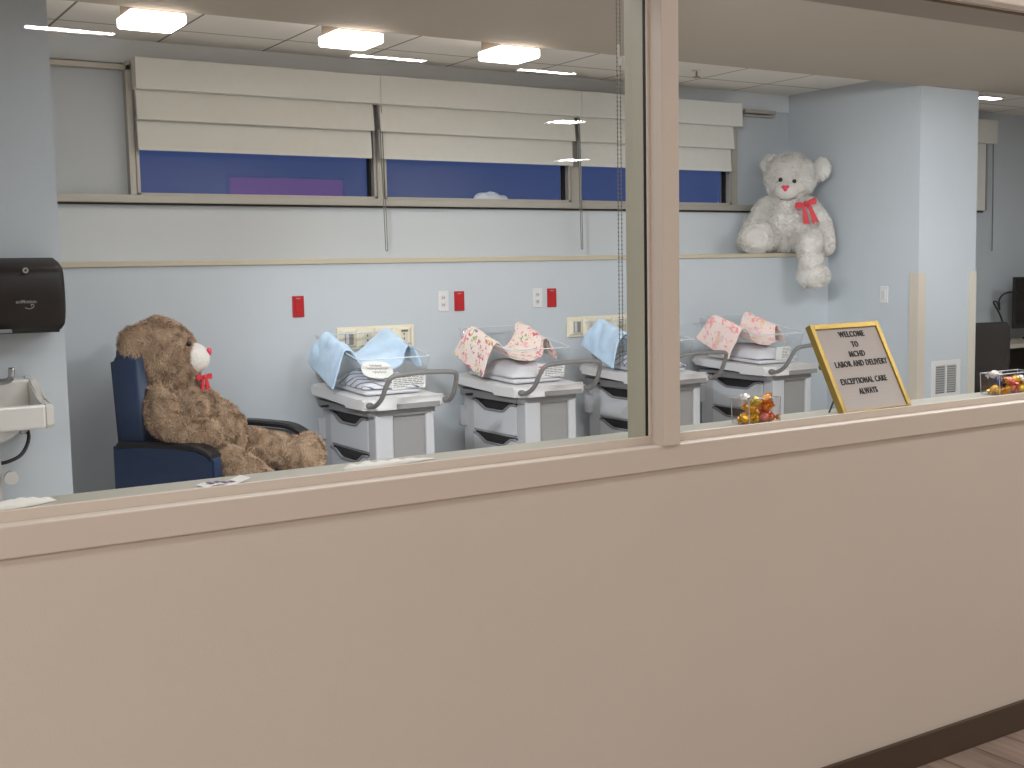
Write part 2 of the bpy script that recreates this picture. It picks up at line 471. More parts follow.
# back windows: frame, pane
def back_window(name, xa, xb, za=1.9, zb=2.6, solid=False):
    bm = B()
    fw = 0.022
    box(bm, xa, xa + fw, 4.50, 4.60, za, zb); box(bm, xb - fw, xb, 4.50, 4.60, za, zb)
    box(bm, xa, xb, 4.50, 4.60, zb - fw, zb); box(bm, xa, xb, 4.50, 4.60, za, za + fw * .6)
    w = struct(name, bm, M_alu)
    p = B(); vs = [p.verts.new(v) for v in ((xa, 4.57, za), (xb, 4.57, za), (xb, 4.57, zb), (xa, 4.57, zb))]; p.faces.new(vs)
    obj('pane', p, M_nightpane, w)
    g = B(); box(g, xb - fw - .014, xb - fw, 4.54, 4.575, za + .01, zb - fw); box(g, xa + fw, xa + fw + .004, 4.54, 4.575, za + .01, zb - fw)
    obj('gasket', g, M_gasket_shadow, w)
    return w
back_window('window_3', 1.808, 3.275)
back_window('window_4', 3.318, 4.735)
back_window('window_5', 4.80, 6.20)
back_window('window_6', 7.9, 9.22, 1.89)
# frame members around and between the panes, sill rail, blank end panels
bm = B()
box(bm, XA, XW, 4.497, 4.62, 1.858, 1.902, 0.003)
struct('trim_7', bm, M_alu)
bm = B()
box(bm, 3.27, 3.323, 4.50, 4.62, 1.9, 2.62); box(bm, 4.73, 4.805, 4.50, 4.62, 1.9, 2.62); box(bm, 6.195, 6.255, 4.50, 4.62, 1.9, 2.62)
box(bm, 1.775, 1.812, 4.50, 4.62, 1.9, 2.62); box(bm, XA, 1.80, 4.50, 4.62, 2.575, 2.60)
struct('trim_8', bm, M_alu)
bm = B(); box(bm, XA, 1.79, 4.56, 4.64, 1.88, 2.62); box(bm, 6.24, XW, 4.555, 4.64, 1.88, 2.62)
struct('wall_blank_panel', bm, M_nwall)
bm = B(); box(bm, 6.33, 6.645, 4.49, 4.56, 2.585, 2.612, .003); box(bm, 6.33, 6.645, 4.50, 4.56, 2.562, 2.575, .003)
struct('trim_9', bm, M_alu)
bm = B(); box(bm, 6.30, XW, 4.50, 4.56, 1.857, 1.9); box(bm, XA, XW, 4.515, 4.545, 1.848, 1.857); struct('trim_10', bm, M_gasket_shadow)  # full-width dark strip stands for the shadow line under the window sill
# dark outdoor sill and parapet outside the windows
struct('wall_outside', box(B(), 0.0, 12.0, 4.702, 5.2, 1.6, 1.905), mat('outside_parapet', rgb(60, 62, 70), 0.9))

# ------------------------------------------------------------------ window shades
def shade(xa, xb, label, chain_x=None, wide=0.0, gap=.035):
    t = empty('window_shade', ((xa + xb) / 2, 4.5, 1.9), 0, label, 'window shade', 'fabric shades over the back windows')
    ox, oy, oz = t.location
    def L(x0, x1, y0, y1, z0, z1, bv=.003): return box(B(), x0 - ox, x1 - ox, y0 - oy, y1 - oy, z0 - oz, z1 - oz, bv)
    obj('valance', L(xa, xb + wide, 4.40, 4.49, 2.466, 2.632), M_valance, t)
    # upper fold bellies out over the lower one
    def panel(z0, z1, yt, yb, name, x0, x1):
        pr = []
        n = 8
        for i in range(n + 1):
            s = i / n
            pr.append((yt + (yb - yt) * s ** 0.7, z1 + (z0 - z1) * s))
        pr.append((yb + .006, z0 - .004)); pr.append((yb + .02, z0 + .01)); pr.append((yt + .02, z1))
        obj(name, prism(B(), [(y - oy, z - oz) for y, z in pr], x0 - ox, x1 - ox, 'x'), M_shade, t)
    panel(2.306, 2.475, 4.45, 4.425, 'upper_fold', xa + .006, xb - gap)
    panel(2.148, 2.318, 4.46, 4.445, 'lower_fold', xa + .010, xb - gap - .012)
    obj('bottom_bar', L(xa + .012, xb - gap - .014, 4.443, 4.459, 2.140, 2.156, .002), M_valance, t)
    if chain_x:
        c = B()
        for dx in (-.006, .008):
            tube(c, [(chain_x - ox - .018 + dx, 4.44 - oy, 2.46 - oz), (chain_x - ox - .008 + dx, 4.44 - oy, 2.0 - oz), (chain_x - ox + dx * .9, 4.44 - oy, 1.585 - oz)], .0028, 6)
        tube(c, [(chain_x - ox - .007, 4.44 - oy, 1.585 - oz), (chain_x - ox, 4.44 - oy, 1.578 - oz), (chain_x - ox + .009, 4.44 - oy, 1.585 - oz)], .0028, 6)
        obj('pull_cord', c, M_cord, t)
    return t
shade(1.803, 3.265, 'beige fabric shade over the leftmost blue window, beside the blank grey panel', 3.295)
shade(3.267, 4.760, 'beige fabric shade over the middle blue window with a cord at its end', 4.775)
shade(4.762, 6.215, 'beige fabric shade over the rightmost blue window, next to the grey bear', None, 0, .055)

# ------------------------------------------------------------------ ceiling lights (in the nursery)
for cx, lab in ((1.628, 'glowing square ceiling light, leftmost of the three'), (2.635, 'glowing square ceiling light, middle one of the three'), (3.585, 'glowing square ceiling light nearest the window mullion')):
    t = empty('ceiling_light', (cx, 3.45, ZC), 0, lab, 'ceiling light', 'square ceiling lights in a row')
    obj('base', box(B(), -.115, .115, -.10, .105, -.095, 0, .006), M_lightbase, t)
    obj('diffuser_rim', prism(B(), rrect(-.128, .128, -.122, .122, .012, 3), -.138, -.093, 'z', .004), M_rim, t)
    obj('diffuser', prism(B(), rrect(-.122, .122, -.116, .116, .012, 3), -.1405, -.137, 'z'), M_diff, t)

# sprinkler head in the tile ceiling
t = empty('ceiling_sprinkler', (5.36, 3.93, ZC), 0, 'small sprinkler head hanging from the tiled ceiling', 'sprinkler')
bm = B(); cyl(bm, (0, 0, -.004), .03, .008); obj('escutcheon', bm, M_white, t)
bm = B(); cyl(bm, (0, 0, -.025), .007, .04, seg=12); obj('stem', bm, M_lightbase, t)
bm = B(); cyl(bm, (0, 0, -.047), .024, .005, seg=16); obj('deflector', bm, M_lightbase, t)
# recessed light in the room beyond
t = empty('recessed_ceiling_light', (8.37, 3.9, ZC), 0, 'recessed ceiling light in the room beyond the pale column', 'ceiling light')
obj('trim_ring', box(B(), -.14, .14, -.06, .06, -.01, .0, .003), M_white, t)
obj('diffuser', box(B(), -.12, .12, -.045, .045, -.013, -.009, .001), M_diff, t)

# ------------------------------------------------------------------ wall plates
def red_outlet(x, label):
    t = empty('red_outlet', (x, YL, 1.266), 0, label, 'outlet', 'red emergency outlets on the back wall')
    obj('plate', box(B(), -.035, .035, -.007, 0, -.06, .06, .003), M_red, t)
    obj('receptacle', box(B(), -.017, .017, -.010, -.005, -.034, .034, .002), M_red, t)
    bm = B(); box(bm, -.012, .012, -.0085, -.006, .043, .049); obj('label_strip', bm, M_print, t)
red_outlet(2.575, 'red wall outlet above the brown bear, on its own')
red_outlet(3.622, 'red wall outlet beside the white outlet above the second bassinet')
red_outlet(4.305, 'red wall outlet beside the white switch plate, nearest the mullion')
for x, lab in ((3.51, 'white wall outlet left of a red outlet, between the first two bassinets'), (4.194, 'white wall plate left of a red outlet, nearest the mullion')):
    t = empty('wall_outlet', (x, YL, 1.268), 0, lab, 'outlet', 'white wall outlets')
    obj('plate', box(B(), -.037, .037, -.006, 0, -.061, .061, .003), M_white, t)
    for s in (-1, 1):
        r = obj('socket', box(B(), -.014, .014, -.0085, -.004, s * .022 - .014, s * .022 + .014, .002), M_offwhite, t)
        bm = B(); box(bm, -.007, -.004, -.0095, -.008, s * .022 - .006, s * .022 + .006); box(bm, .004, .007, -.0095, -.008, s * .022 - .006, s * .022 + .006)
        obj('slot', bm, M_dark, r)

def headwall(x, label):
    """ivory strip of four recessed outlet bays"""
    t = empty('headwall_outlet_panel', (x, YL, 1.005), 0, label, 'outlet panel', 'ivory headwall outlet strips')
    w = 0.5
    bm = B(); box(bm, 0, w, -.012, 0, 0, .133, .005)
    obj('back_plate', bm, M_ivory, t)
    for i in range(4):
        xa = .024 + i * .119
        bm = B()
        # raised trapezoid bezel
        o = [(xa - .016, .012), (xa + .102, .012), (xa + .102, .122), (xa - .016, .122)]
        n = [(xa + .008, .026), (xa + .078, .026), (xa + .078, .108), (xa + .008, .108)]
        vo = [bm.verts.new((a, -.010, b)) for a, b in o]; vi = [bm.verts.new((a, -.030, b)) for a, b in n]
        for k in range(4): bm.faces.new((vo[k], vo[(k + 1) % 4], vi[(k + 1) % 4], vi[k]))
        bm.faces.new(vi)
        bz = obj('outlet_bay', bm, M_ivory, t)
        if i == 0:
            obj('grey_insert', box(B(), xa + .016, xa + .070, -.034, -.028, .032, .102, .002), M_panel, bz)
            obj('white_insert', box(B(), xa + .02, xa + .04, -.037, -.033, .034, .1, .002), M_offwhite, bz)
        else:
            r = obj('receptacle', box(B(), xa + .022, xa + .064, -.034, -.028, .03, .104, .002), M_ivory2, bz)
            s = B()
            for zz in (.052, .08): box(s, xa + .036, xa + .042, -.0355, -.033, zz - .006, zz + .006); 
            obj('slot', s, M_dark, bz)
            if i == 3: obj('green_label', box(B(), xa + .022, xa + .064, -.0355, -.033, .092, .104), mat('green_label', rgb(96, 104, 66), .5), bz)
            if i == 2: obj('yellow_label', box(B(), xa + .022, xa + .064, -.0355, -.033, .094, .104), mat('yellow_label', rgb(186, 166, 90), .5), bz)
headwall(2.803, 'ivory outlet strip on the wall behind the first bassinet with blue blanket')
headwall(4.416, 'ivory outlet strip on the wall behind the bassinet at the mullion')

t = empty('light_switch', (XW, 3.60, 1.222), R(90), 'white light switch plate on the right wall under the grey bear side', 'light switch')
t['label'] = 'white light switch plate on the side wall right of the grey bear'
obj('plate', box(B(), -.037, .037, 0, .006, -.06, .06, .003), M_white, t)
obj('rocker', box(B(), -.016, .016, .004, .010, -.033, .033, .002), M_offwhite, t)

# vent in the column
t = empty('vent_grille', (7.133, YS, 0.5), 0, 'white louvred return air grille low on the pale column', 'vent')
bm = B()
for a in ((-.155, -.115, -.02, .25), (.115, .155, -.02, .25), (-.1149, .1149, .212, .25), (-.1149, .1149, -.02, .015)):
    box(bm, a[0], a[1], -.012, .0, a[2], a[3], .002)
obj('frame', bm, M_white, t)
obj('backing', box(B(), -.12, .12, -.001, .0, .01, .22), M_dark, t)
bm = B()
for i in range(12):
    z = .022 + i * .0165
    v = [bm.verts.new(p) for p in ((-.117, -.010, z), (.117, -.010, z), (.117, -.001, z + .012), (-.117, -.001, z + .012))]
    bm.faces.new(v)
obj('louvres', bm, mat('louvre_grey', rgb(168, 166, 162), .5), t)
obj('centre_bar', box(B(), -.006, .006, -.012, -.001, .01, .22), M_white, t)

# corner guards on the column
bm = B(); prism(bm, [(XC + .006, YS - .006), (XC - .072, YS - .006), (XC - .072, YS - .0005), (XC + .0005, YS - .0005), (XC + .0005, YS + .07), (XC + .006, YS + .07)], .1, 1.377, 'z')
tag(obj('corner_guard', bm, M_guard), 'beige corner guard strip on the right edge of the pale column', 'corner guard', 'corner guards on the column')
bm = B(); prism(bm, [(XW - .006, YS - .006), (XW + .072, YS - .006), (XW + .072, YS - .0005), (XW - .0005, YS - .0005), (XW - .0005, YS + .07), (XW - .006, YS + .07)], .1, 1.372, 'z')
tag(obj('corner_guard', bm, M_guard2), 'tan corner guard on the column edge just right of the letter board', 'corner guard', 'corner guards on the column')

# bead chain of a roller shade inside the left pane
t = empty('blind_chain', (1.807, 0.15, 1.2), 0, 'thin beaded shade chain hanging just inside the glass by the mullion', 'chain')
bm = B()
for dx in (-.006, .004):
    n = 92
    for i in range(n):
        z = .018 + i * .0105
        bmesh.ops.create_icosphere(bm, subdivisions=1, radius=.0024, matrix=Matrix.Translation((dx, 0, z)))
    tube(bm, [(dx, 0, .014), (dx, 0, .98)], .0009, 5)
obj('bead_loop', bm, M_cord, t)
bm = B(); cyl(bm, (.001, 0, .755), .006, .018, seg=10); cyl(bm, (-.002, 0, .78), .004, .03, seg=10); obj('connector', bm, M_white, t)

# ------------------------------------------------------------------ bassinets
def make_bassinet():
    t = empty('bassinet', (0, 0, 0))
    # cabinet
    bm = B()
    box(bm, -.165, .155, .06, .70, .12, .70, .004)
    cab = obj('cabinet', bm, M_cabinet, t)
    obj('front_post', box(B(), -.178, -.075, .03, .12, .10, .715, .008), M_cabinet, t)
    obj('front_post', box(B(), .118, .168, .03, .12, .10, .715, .008), M_cabinet, t)
    obj('rear_post', box(B(), -.176, -.15, .60, .72, .10, .715, .005), M_cabinet, t)
    obj('front_panel', box(B(), -.076, .119, .045, .07, .12, .715, .003), M_panel, t)
    # two drawers on the left flank, each with a scooped dark grip
    for z1 in (.698, .500, .302):
        z0 = z1 - .185
        obj('drawer_recess', box(B(), -.1675, -.16, .125, .598, z1 - .07, z1 - .002), M_dark, t)
        n = 14
        top = []
        for i in range(n + 1):
            s = i / n
            y = .125 + (.598 - .125) * s
            e = min(1, max(0, (s - .10) / .22)) * min(1, max(0, (.98 - s) / .28))
            e = e * e * (3 - 2 * e)
            top.append((y, z1 - .012 - .045 * e))
        pr = top + [(.598, z0), (.125, z0)]
        d = obj('drawer', prism(B(), pr, -.180, -.166, 'x', .002), M_drawer, t)
        lp = B(); tube(lp, [(-.181, y, z) for y, z in top], .0075, 6)
        obj('grip_lip', lp, M_lip, d, True)
    obj('rear_bracket', box(B(), -.215, -.17, .68, .72, .52, .64, .005), M_cabinet, t)
    # deck
    bm = B(); prism(bm, rrect(-.205, .19, .03, .74, .04), .705, .745, 'z', .006)
    u = obj('under_tray', bm, M_under, t)
    obj('release_lever', box(B(), -.25, -.19, .56, .575, .715, .728, .003), M_blackplastic, t)
    bm = B(); prism(bm, rrect(-.235, .235, 0.0, .79, .07, 6), .742, .792, 'z', .014)
    for v in bm.verts: v.co.z += .055 * max(0, v.co.y - .1)
    obj('deck', bm, M_white, t, False)
    bm = B(); prism(bm, rrect(-.237, .237, -.004, .33, .06, 6), .742, .80, 'z', .012)
    bm2 = bm
    for v in bm.verts:
        if v.co.y > .2 and v.co.z > .77: v.co.z -= .03 * (v.co.y - .2) / .13
    obj('front_shell', bm, M_white, t)
    obj('front_badge_strip', box(B(), -.07, .185, -.007, .0, .742, .770, .003), M_panel, t)
    # push handle loop
    path = smoothpath([(-.222, .0, .772), (-.216, -.05, .775), (-.208, -.11, .815), (-.200, -.155, .885), (-.185, -.18, .925), (-.14, -.19, .938), (0, -.195, .944), (.14, -.19, .938), (.185, -.18, .925), (.200, -.155, .885), (.208, -.11, .815), (.216, -.05, .775), (.222, 0, .772)], 5)
    obj('push_handle', tube(B(), path, .0125, 10), M_handle, t, True)
    for s in (-1, 1):
        bm = B(); sph(bm, (s * .222, -.002, .772), (.02, .026, .018), 2); obj('handle_knob', bm, M_handle, t, True)
    # clear tub
    def rimz(y): return 1.0 + .105 * min(1, max(0, (y - .20) / .42))
    bot = rrect(-.175, .175, .15, .69, .03, 4); top = rrect(-.212, .212, .115, .725, .04, 4)
    bm = B()
    lo = [bm.verts.new((x, y, .80 + .04 * y)) for x, y in bot]; hi = [bm.verts.new((x, y, rimz(y))) for x, y in top]
    for i in range(len(lo)):
        j = (i + 1) % len(lo); bm.faces.new((lo[i], lo[j], hi[j], hi[i]))
    tub = obj('clear_tub', bm, M_acryl, t, True)
    obj('tub_rim', tube(B(), [(x, y, rimz(y)) for x, y in top], .0038, 6, closed=True), M_acryl_rim, tub, True)
    bm = B(); prism(bm, rrect(-.168, .168, .16, .68, .03, 4), .803, .824, 'z', .006)
    for v in bm.verts: v.co.z += .05 * max(0, v.co.y - .1)
    obj('mattress', bm, M_whitecloth, t)
    # base and casters
    bm = B(); box(bm, -.19, .18, .05, .72, .07, .115, .01); obj('base', bm, M_panel, t)
    for sx in (-.16, .15):
        for sy in (.1, .67):
            bm = B(); cyl(bm, (sx, sy, .036), .036, .024, 'x', 16); box(bm, sx - .016, sx + .016, sy - .012, sy + .012, .045, .075)
            obj('caster', bm, M_handle, t)
    return t

CX = [2.83, 3.753, 4.69, 5.649]
labs = ['white rolling bassinet with light blue blanket and oval card, nearest the brown bear',
        'white rolling bassinet with multicolour floral blanket, second from the brown bear',
        'white rolling bassinet with light blue blanket, partly behind the window mullion',
        'white rolling bassinet with pale pink blanket, behind the candy box and letter board']
b0 = make_bassinet()
for i, cx in enumerate(CX):
    o = b0 if i == 0 else copy_tree(b0)
    o.location = (cx, 3.3, 0)
    tag(o, labs[i], 'bassinet', 'bassinets lined up along the back wall')

# ------------------------------------------------------------------ blankets draped over the tub rims
def blanket(cx, m, label, seed, amp=.010, lift=0.0, th=.006):
    rnd = random.Random(seed)
    # rows: across the tub (outer left hem -> left rim -> inside -> right rim -> outer hem); each row has a back and a front point
    k = lift
    rows = [((-.268, .665, .955), (-.262, .335, .822)),
            ((-.252, .605, 1.045), (-.246, .305, .93)),
            ((-.226, .550, 1.110), (-.226, .270, 1.020)),
            ((-.196, .545, 1.114), (-.196, .262, 1.026)),
            ((-.162, .56, 1.045), (-.155, .255, .965)),
            ((-.10, .58, 1.0), (-.10, .25, .93)),
            ((-.01, .60, .985 + k * .3), (0.0, .25, .915)),
            ((.08, .63, 1.015 + k), (.08, .28, .925)),
            ((.145, .665, 1.055 + k), (.145, .33, .945)),
            ((.196, .690, 1.114), (.196, .385, 1.026)),
            ((.226, .690, 1.108), (.226, .385, 1.018)),
            ((.246, .670, 1.03), (.244, .36, .955)),
            ((.258, .650, .965), (.252, .345, .91))]
    bk = smoothpath([r[0] for r in rows], 4); fr = smoothpath([r[1] for r in rows], 4)
    nv = 16
    bm = B(); grid = []
    off = Vector((rnd.uniform(-5, 5), rnd.uniform(-5, 5), 0))
    for i, (a, b) in enumerate(zip(bk, fr)):
        line = []
        for j in range(nv + 1):
            s = j / nv
            p = a.lerp(b, s)
            d = noise.noise(Vector((p.x * 9, p.y * 7, p.z * 9)) + off) * amp * 1.4 + math.sin(p.y * 38 + seed + p.x * 9) * amp * .35
            inner = -1 if abs(p.x) < .2 else 1
            p = p + Vector((math.copysign(1, p.x) * abs(d) * (1 if abs(p.x) > .2 else -.5), 0, abs(d) * .9))
            p.y += noise.noise(Vector((i * .35, s * 2, seed))) * .014
            line.append(bm.verts.new(p * 1.0))
        grid.append(line)
    for i in range(len(grid) - 1):
        for j in range(nv):
            bm.faces.new((grid[i][j], grid[i + 1][j], grid[i + 1][j + 1], grid[i][j + 1]))
    o = obj('baby_blanket', bm, m, None, True)
    o.location = (cx, 3.3, 0)
    so = o.modifiers.new('thickness', 'SOLIDIFY'); so.thickness = th; so.offset = 1
    su = o.modifiers.new('smooth', 'SUBSURF'); su.levels = 1; su.render_levels = 1
    tag(o, label, 'blanket', 'baby blankets draped over the bassinet tubs')
    return o
blanket(CX[0], M_blue, 'light blue fleece blanket draped over the bassinet nearest the brown bear', 3, .018, .03, th=.012)
blanket(CX[1], M_floral, 'white blanket with pink, green and yellow flowers draped over the second bassinet', 8, .012, -.03)
blanket(CX[2], M_blue, 'light blue fleece blanket draped over the bassinet behind the mullion', 15, .016, .02, th=.012)
blanket(CX[3], M_pink, 'pale pink blotched blanket draped over the bassinet behind the candy box', 23)

def folded(cx, m, label, seed):
    bm = B()
    nx, ny = 16, 14
    def layer(top):
        g = []
        for i in range(nx + 1):
            r = []
            for j in range(ny + 1):
                u = i / nx * 2 - 1; v = j / ny * 2 - 1
                e = max(0, (1 - abs(u) ** 4)) ** .5 * max(0, (1 - abs(v) ** 4)) ** .5
                x = u * .155 - .005; y = .335 + v * .165 - .03 * u
                hgt = .010 + (.060 + .036 * v) * e + noise.noise(Vector((x * 14, y * 14, seed))) * .012 * e
                z = .834 + .03 * (y - .15) + (hgt if top else 0)
                r.append(bm.verts.new((x, y, z)))
            g.append(r)
        return g
    a = layer(True); b = layer(False)
    for g in (a, b):
        for i in range(nx):
            for j in range(ny): bm.faces.new((g[i][j], g[i + 1][j], g[i + 1][j + 1], g[i][j + 1]))
    for i in range(nx):
        for j in (0, ny): bm.faces.new((a[i][j], a[i + 1][j], b[i + 1][j], b[i][j]))
    for j in range(ny):
        for i in (0, nx): bm.faces.new((a[i][j], a[i][j + 1], b[i][j + 1], b[i][j]))
    o = obj('folded_blanket', bm, m, None, True); o.location = (cx, 3.3, 0)
    tag(o, label, 'folded blanket', 'folded receiving blankets inside the tubs')
folded(CX[0], M_stripe, 'white and dark striped folded blanket inside the bassinet nearest the brown bear', 1)
folded(CX[1], M_whitecloth, 'white folded blanket inside the bassinet with the floral blanket', 2)
folded(CX[2], M_stripe, 'striped folded blanket inside the bassinet partly behind the mullion', 3)
folded(CX[3], M_whitecloth, 'white folded blanket inside the bassinet behind the candy box', 4)

# oval card with handwriting in the first tub
t = empty('oval_card', (2.752, 3.50, .936), 0, 'white oval card with handwriting among the blue blanket folds', 'card')
t.rotation_euler = (R(-34), R(4), R(0))
bm = B()
pts = [(.092 * math.copysign(abs(math.cos(a)) ** .8, math.cos(a)), .052 * math.copysign(abs(math.sin(a)) ** .8, math.sin(a))) for a in [2 * math.pi * k / 40 for k in range(40)]]
prism(bm, pts, 0, .002, 'z'); bm.transform(Matrix.Rotation(R(90), 4, 'X')); obj('card_face', bm, M_paper, t)
bm = B()
for row, (xa, xb, z) in enumerate(((-.04, .03, .024), (-.062, .062, .004), (-.03, .05, -.016))):
    n = 40
    tube(bm, [(xa + (xb - xa) * k / n, -.003, z + .0055 * math.sin(k * 1.35 + row) + .003 * math.sin(k * .7)) for k in range(n + 1)], .0011, 4)
obj('handwriting', bm, mat('grey_ink', rgb(84, 80, 86), .6), t)

# information cards leaning inside the front tub wall
for i, (cx, lab, dx, w) in enumerate(((CX[0], 'small printed information card in the bassinet nearest the brown bear', .085, .20), (CX[1], 'small card with pink and grey print in the floral blanket bassinet', .08, .19), (CX[3], 'small printed card in the bassinet behind the candy box', .03, .12))):
    t = empty('crib_card', (cx + dx, 3.452, .868), 0, lab, 'card', 'printed cards in the tub fronts')
    t.rotation_euler = (R(8), 0, 0)
    obj('card_face', box(B(), -w / 2, w / 2, 0, .002, -.04, .045), M_paper, t)
    bm = B()
    rr = random.Random(i)
    for k in range(7):
        z = .034 - k * .010
        x = -w / 2 + (.008 if i == 0 else .055)
        while x < w / 2 - .02:
            l = rr.uniform(.012, .03); box(bm, x, min(x + l, w / 2 - .006), -.0008, 0, z - .0018, z + .0018); x += l + .005
    obj('printed_lines', bm, mat('card_ink', rgb(96, 94, 98), .6), t)
    if i == 1:
        bm = B()
        for zz in (.026, .008, -.010): box(bm, -w / 2 + .008, -w / 2 + .045, -.0008, 0, zz - .005, zz + .004)
        obj('pink_print', bm, mat('pink_ink', rgb(214, 110, 136), .6), t)

# ------------------------------------------------------------------ teddy bears
def union_mesh(bm, voxel, smooth=4):
    me = bpy.data.meshes.new('tmp'); bm.to_mesh(me); bm.free()
    o = bpy.data.objects.new('tmp', me); COL.objects.link(o)
    r = o.modifiers.new('r', 'REMESH'); r.mode = 'VOXEL'; r.voxel_size = voxel
    s = o.modifiers.new('s', 'SMOOTH'); s.factor = .5; s.iterations = smooth
    dg = bpy.context.evaluated_depsgraph_get(); dg.update()
    out = bpy.data.meshes.new_from_object(o.evaluated_get(dg))
    bpy.data.objects.remove(o); bpy.data.meshes.remove(me)
    return out

def fur_mesh(me, n, length, width, seed, droop=.5, clump=22, skip=None):
    rnd = random.Random(seed)
    me.calc_loop_triangles()
    tris = me.loop_triangles; vs = me.vertices
    import bisect
    acc = []; s = 0
    for t in tris: s += t.area; acc.append(s)
    verts, faces, tones = [], [], []
    for _ in range(n):
        t = tris[min(bisect.bisect(acc, rnd.random() * s), len(tris) - 1)]
        a, b = rnd.random(), rnd.random()
        if a + b > 1: a, b = 1 - a, 1 - b
        p0, p1, p2 = (vs[i].co for i in t.vertices)
        p = p0 + (p1 - p0) * a + (p2 - p0) * b
        if skip and skip(p): continue
        nrm = Vector(t.normal)
        cl = noise.noise_vector(p * clump)
        d = (nrm * .75 + Vector((0, 0, -droop)) + cl * .9 + Vector((rnd.uniform(-.3, .3), rnd.uniform(-.3, .3), rnd.uniform(-.3, .3)))).normalized()
        if d.dot(nrm) < .12: d = (d + nrm * (.25 - d.dot(nrm))).normalized()
        l = length * rnd.uniform(.6, 1.25)
        side = d.cross(nrm)
        if side.length < 1e-3: side = d.orthogonal()
        side = side.normalized() * width
        base = p - nrm * .002
        k = len(verts)
        mid = base + d * l * .55 + nrm * l * .08
        verts += [base - side, base + side, mid + side * .7, mid - side * .7, base + d * l]
        faces += [(k, k + 1, k + 2, k + 3), (k + 3, k + 2, k + 4)]
        tn = rnd.uniform(.55, 1.0) * (.72 + .6 * abs(noise.noise(p * clump * 1.1 + Vector((3, 1, 7)))) )
        tones += [.0, .0, tn * .6, tn * .6, tn]
    m = bpy.data.meshes.new('fur'); m.from_pydata(verts, [], faces); m.update()
    at = m.attributes.new('tone', 'FLOAT', 'POINT'); at.data.foreach_set('value', tones)
    return m

def bow_mesh(s=1.0):
    bm = B()
    for sg in (-1, 1):
        # loop
        pts = [(0, 0, 0), (sg * .03 * s, -.004, .018 * s), (sg * .06 * s, -.006, .022 * s), (sg * .068 * s, -.004, 0), (sg * .058 * s, -.006, -.02 * s), (sg * .03 * s, -.004, -.014 * s)]
        f = [bm.verts.new(p) for p in pts]; g = [bm.verts.new((p[0], p[1] + .018 * s, p[2])) for p in pts]
        bm.faces.new(f); bm.faces.new(list(reversed(g)))
        for i in range(len(pts)): bm.faces.new((f[i], f[(i + 1) % 6], g[(i + 1) % 6], g[i]))
        # tail
        tl = [(sg * .006 * s, -.004, -.004), (sg * .024 * s, -.006, -.01), (sg * .05 * s, -.012, -.13 * s), (sg * .028 * s, -.014, -.118 * s), (sg * .010 * s, -.012, -.135 * s)]
        f = [bm.verts.new(p) for p in tl]; g = [bm.verts.new((p[0], p[1] + .006, p[2])) for p in tl]
        bm.faces.new(f); bm.faces.new(list(reversed(g)))
        for i in range(5): bm.faces.new((f[i], f[(i + 1) % 5], g[(i + 1) % 5], g[i]))
    sph(bm, (0, -.004, 0), (.016 * s, .014 * s, .018 * s), 2)
    return bm

def nose_mesh(w):
    bm = B()
    sph(bm, (-.45 * w, 0, .25 * w), (.62 * w, .5 * w, .55 * w), 2); sph(bm, (.45 * w, 0, .25 * w), (.62 * w, .5 * w, .55 * w), 2)
    sph(bm, (0, 0, -.3 * w), (.55 * w, .5 * w, .7 * w), 2)
    return bm

# --- brown bear: local x = forward (to the right of the photo), local y = away from the viewer, z up
bear = empty('teddy_bear', (1.80, 3.50, 0), R(-25), 'large brown plush teddy bear sitting back in the navy recliner', 'teddy bear')
bm = B()
sph(bm, (-.19, 0, 1.075), (.178, .180, .175), 3)                      # skull
sph(bm, (-.20, 0, 1.135), (.135, .15, .112), 3)
sph(bm, (-.165, 0, .995), (.165, .175, .115), 3)                          # cheeks
sph(bm, (-.07, 0, 1.055), (.08, .095, .085), 3)
for s in (-1, 1):                                                      # ears: cupped discs
    sph(bm, (-.272 if s < 0 else -.215, s * .160, 1.145 if s < 0 else 1.178), (.04, .078, .080), 3, Euler((0, R(-8), s * R(62))))
chain(bm, [((-.16, 0, .92), .115), ((-.10, .01, .80), .15), ((-.03, .01, .68), .165), ((.01, .01, .59), .16)], 6)   # trunk
sph(bm, (.065, .01, .69), (.145, .15, .155), 3)
sph(bm, (-.05, .01, .80), (.15, .15, .13), 3)                           # belly
chain(bm, [((-.17, -.16, .875), .075), ((-.15, -.245, .78), .073), ((-.06, -.275, .715), .068), ((.02, -.265, .712), .064)], 6)
sph(bm, (.045, -.262, .715), (.085, .068, .064), 3)
chain(bm, [((-.165, .13, .88), .082), ((-.12, .22, .78), .075), ((-.02, .23, .70), .07), ((.07, .20, .70), .07)], 6)
chain(bm, [((.03, -.14, .575), .095), ((.13, -.20, .57), .085), ((.24, -.225, .50), .086), ((.31, -.235, .43), .09)], 6)   # near leg
chain(bm, [((.05, .12, .588), .11), ((.20, .135, .60), .092), ((.36, .135, .565), .086), ((.46, .14, .54), .09)], 6)      # far leg
sph(bm, (.50, .14, .54), (.085, .102, .106), 3)
bme = union_mesh(bm, .0085, 2)
body = link('body', bme, M_furB, bear, True)
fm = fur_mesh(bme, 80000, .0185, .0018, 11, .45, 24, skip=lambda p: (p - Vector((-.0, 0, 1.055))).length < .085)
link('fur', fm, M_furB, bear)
bm = B(); sph(bm, (-.035, -.0, 1.052), (.086, .088, .078), 3); obj('muzzle', bm, M_muzzle, bear, True)
bm = nose_mesh(.022); bm.transform(Matrix.Translation((.048, -.004, 1.085)) @ Matrix.Rotation(R(90), 4, 'Z')); obj('nose', bm, M_nose, bear, True)
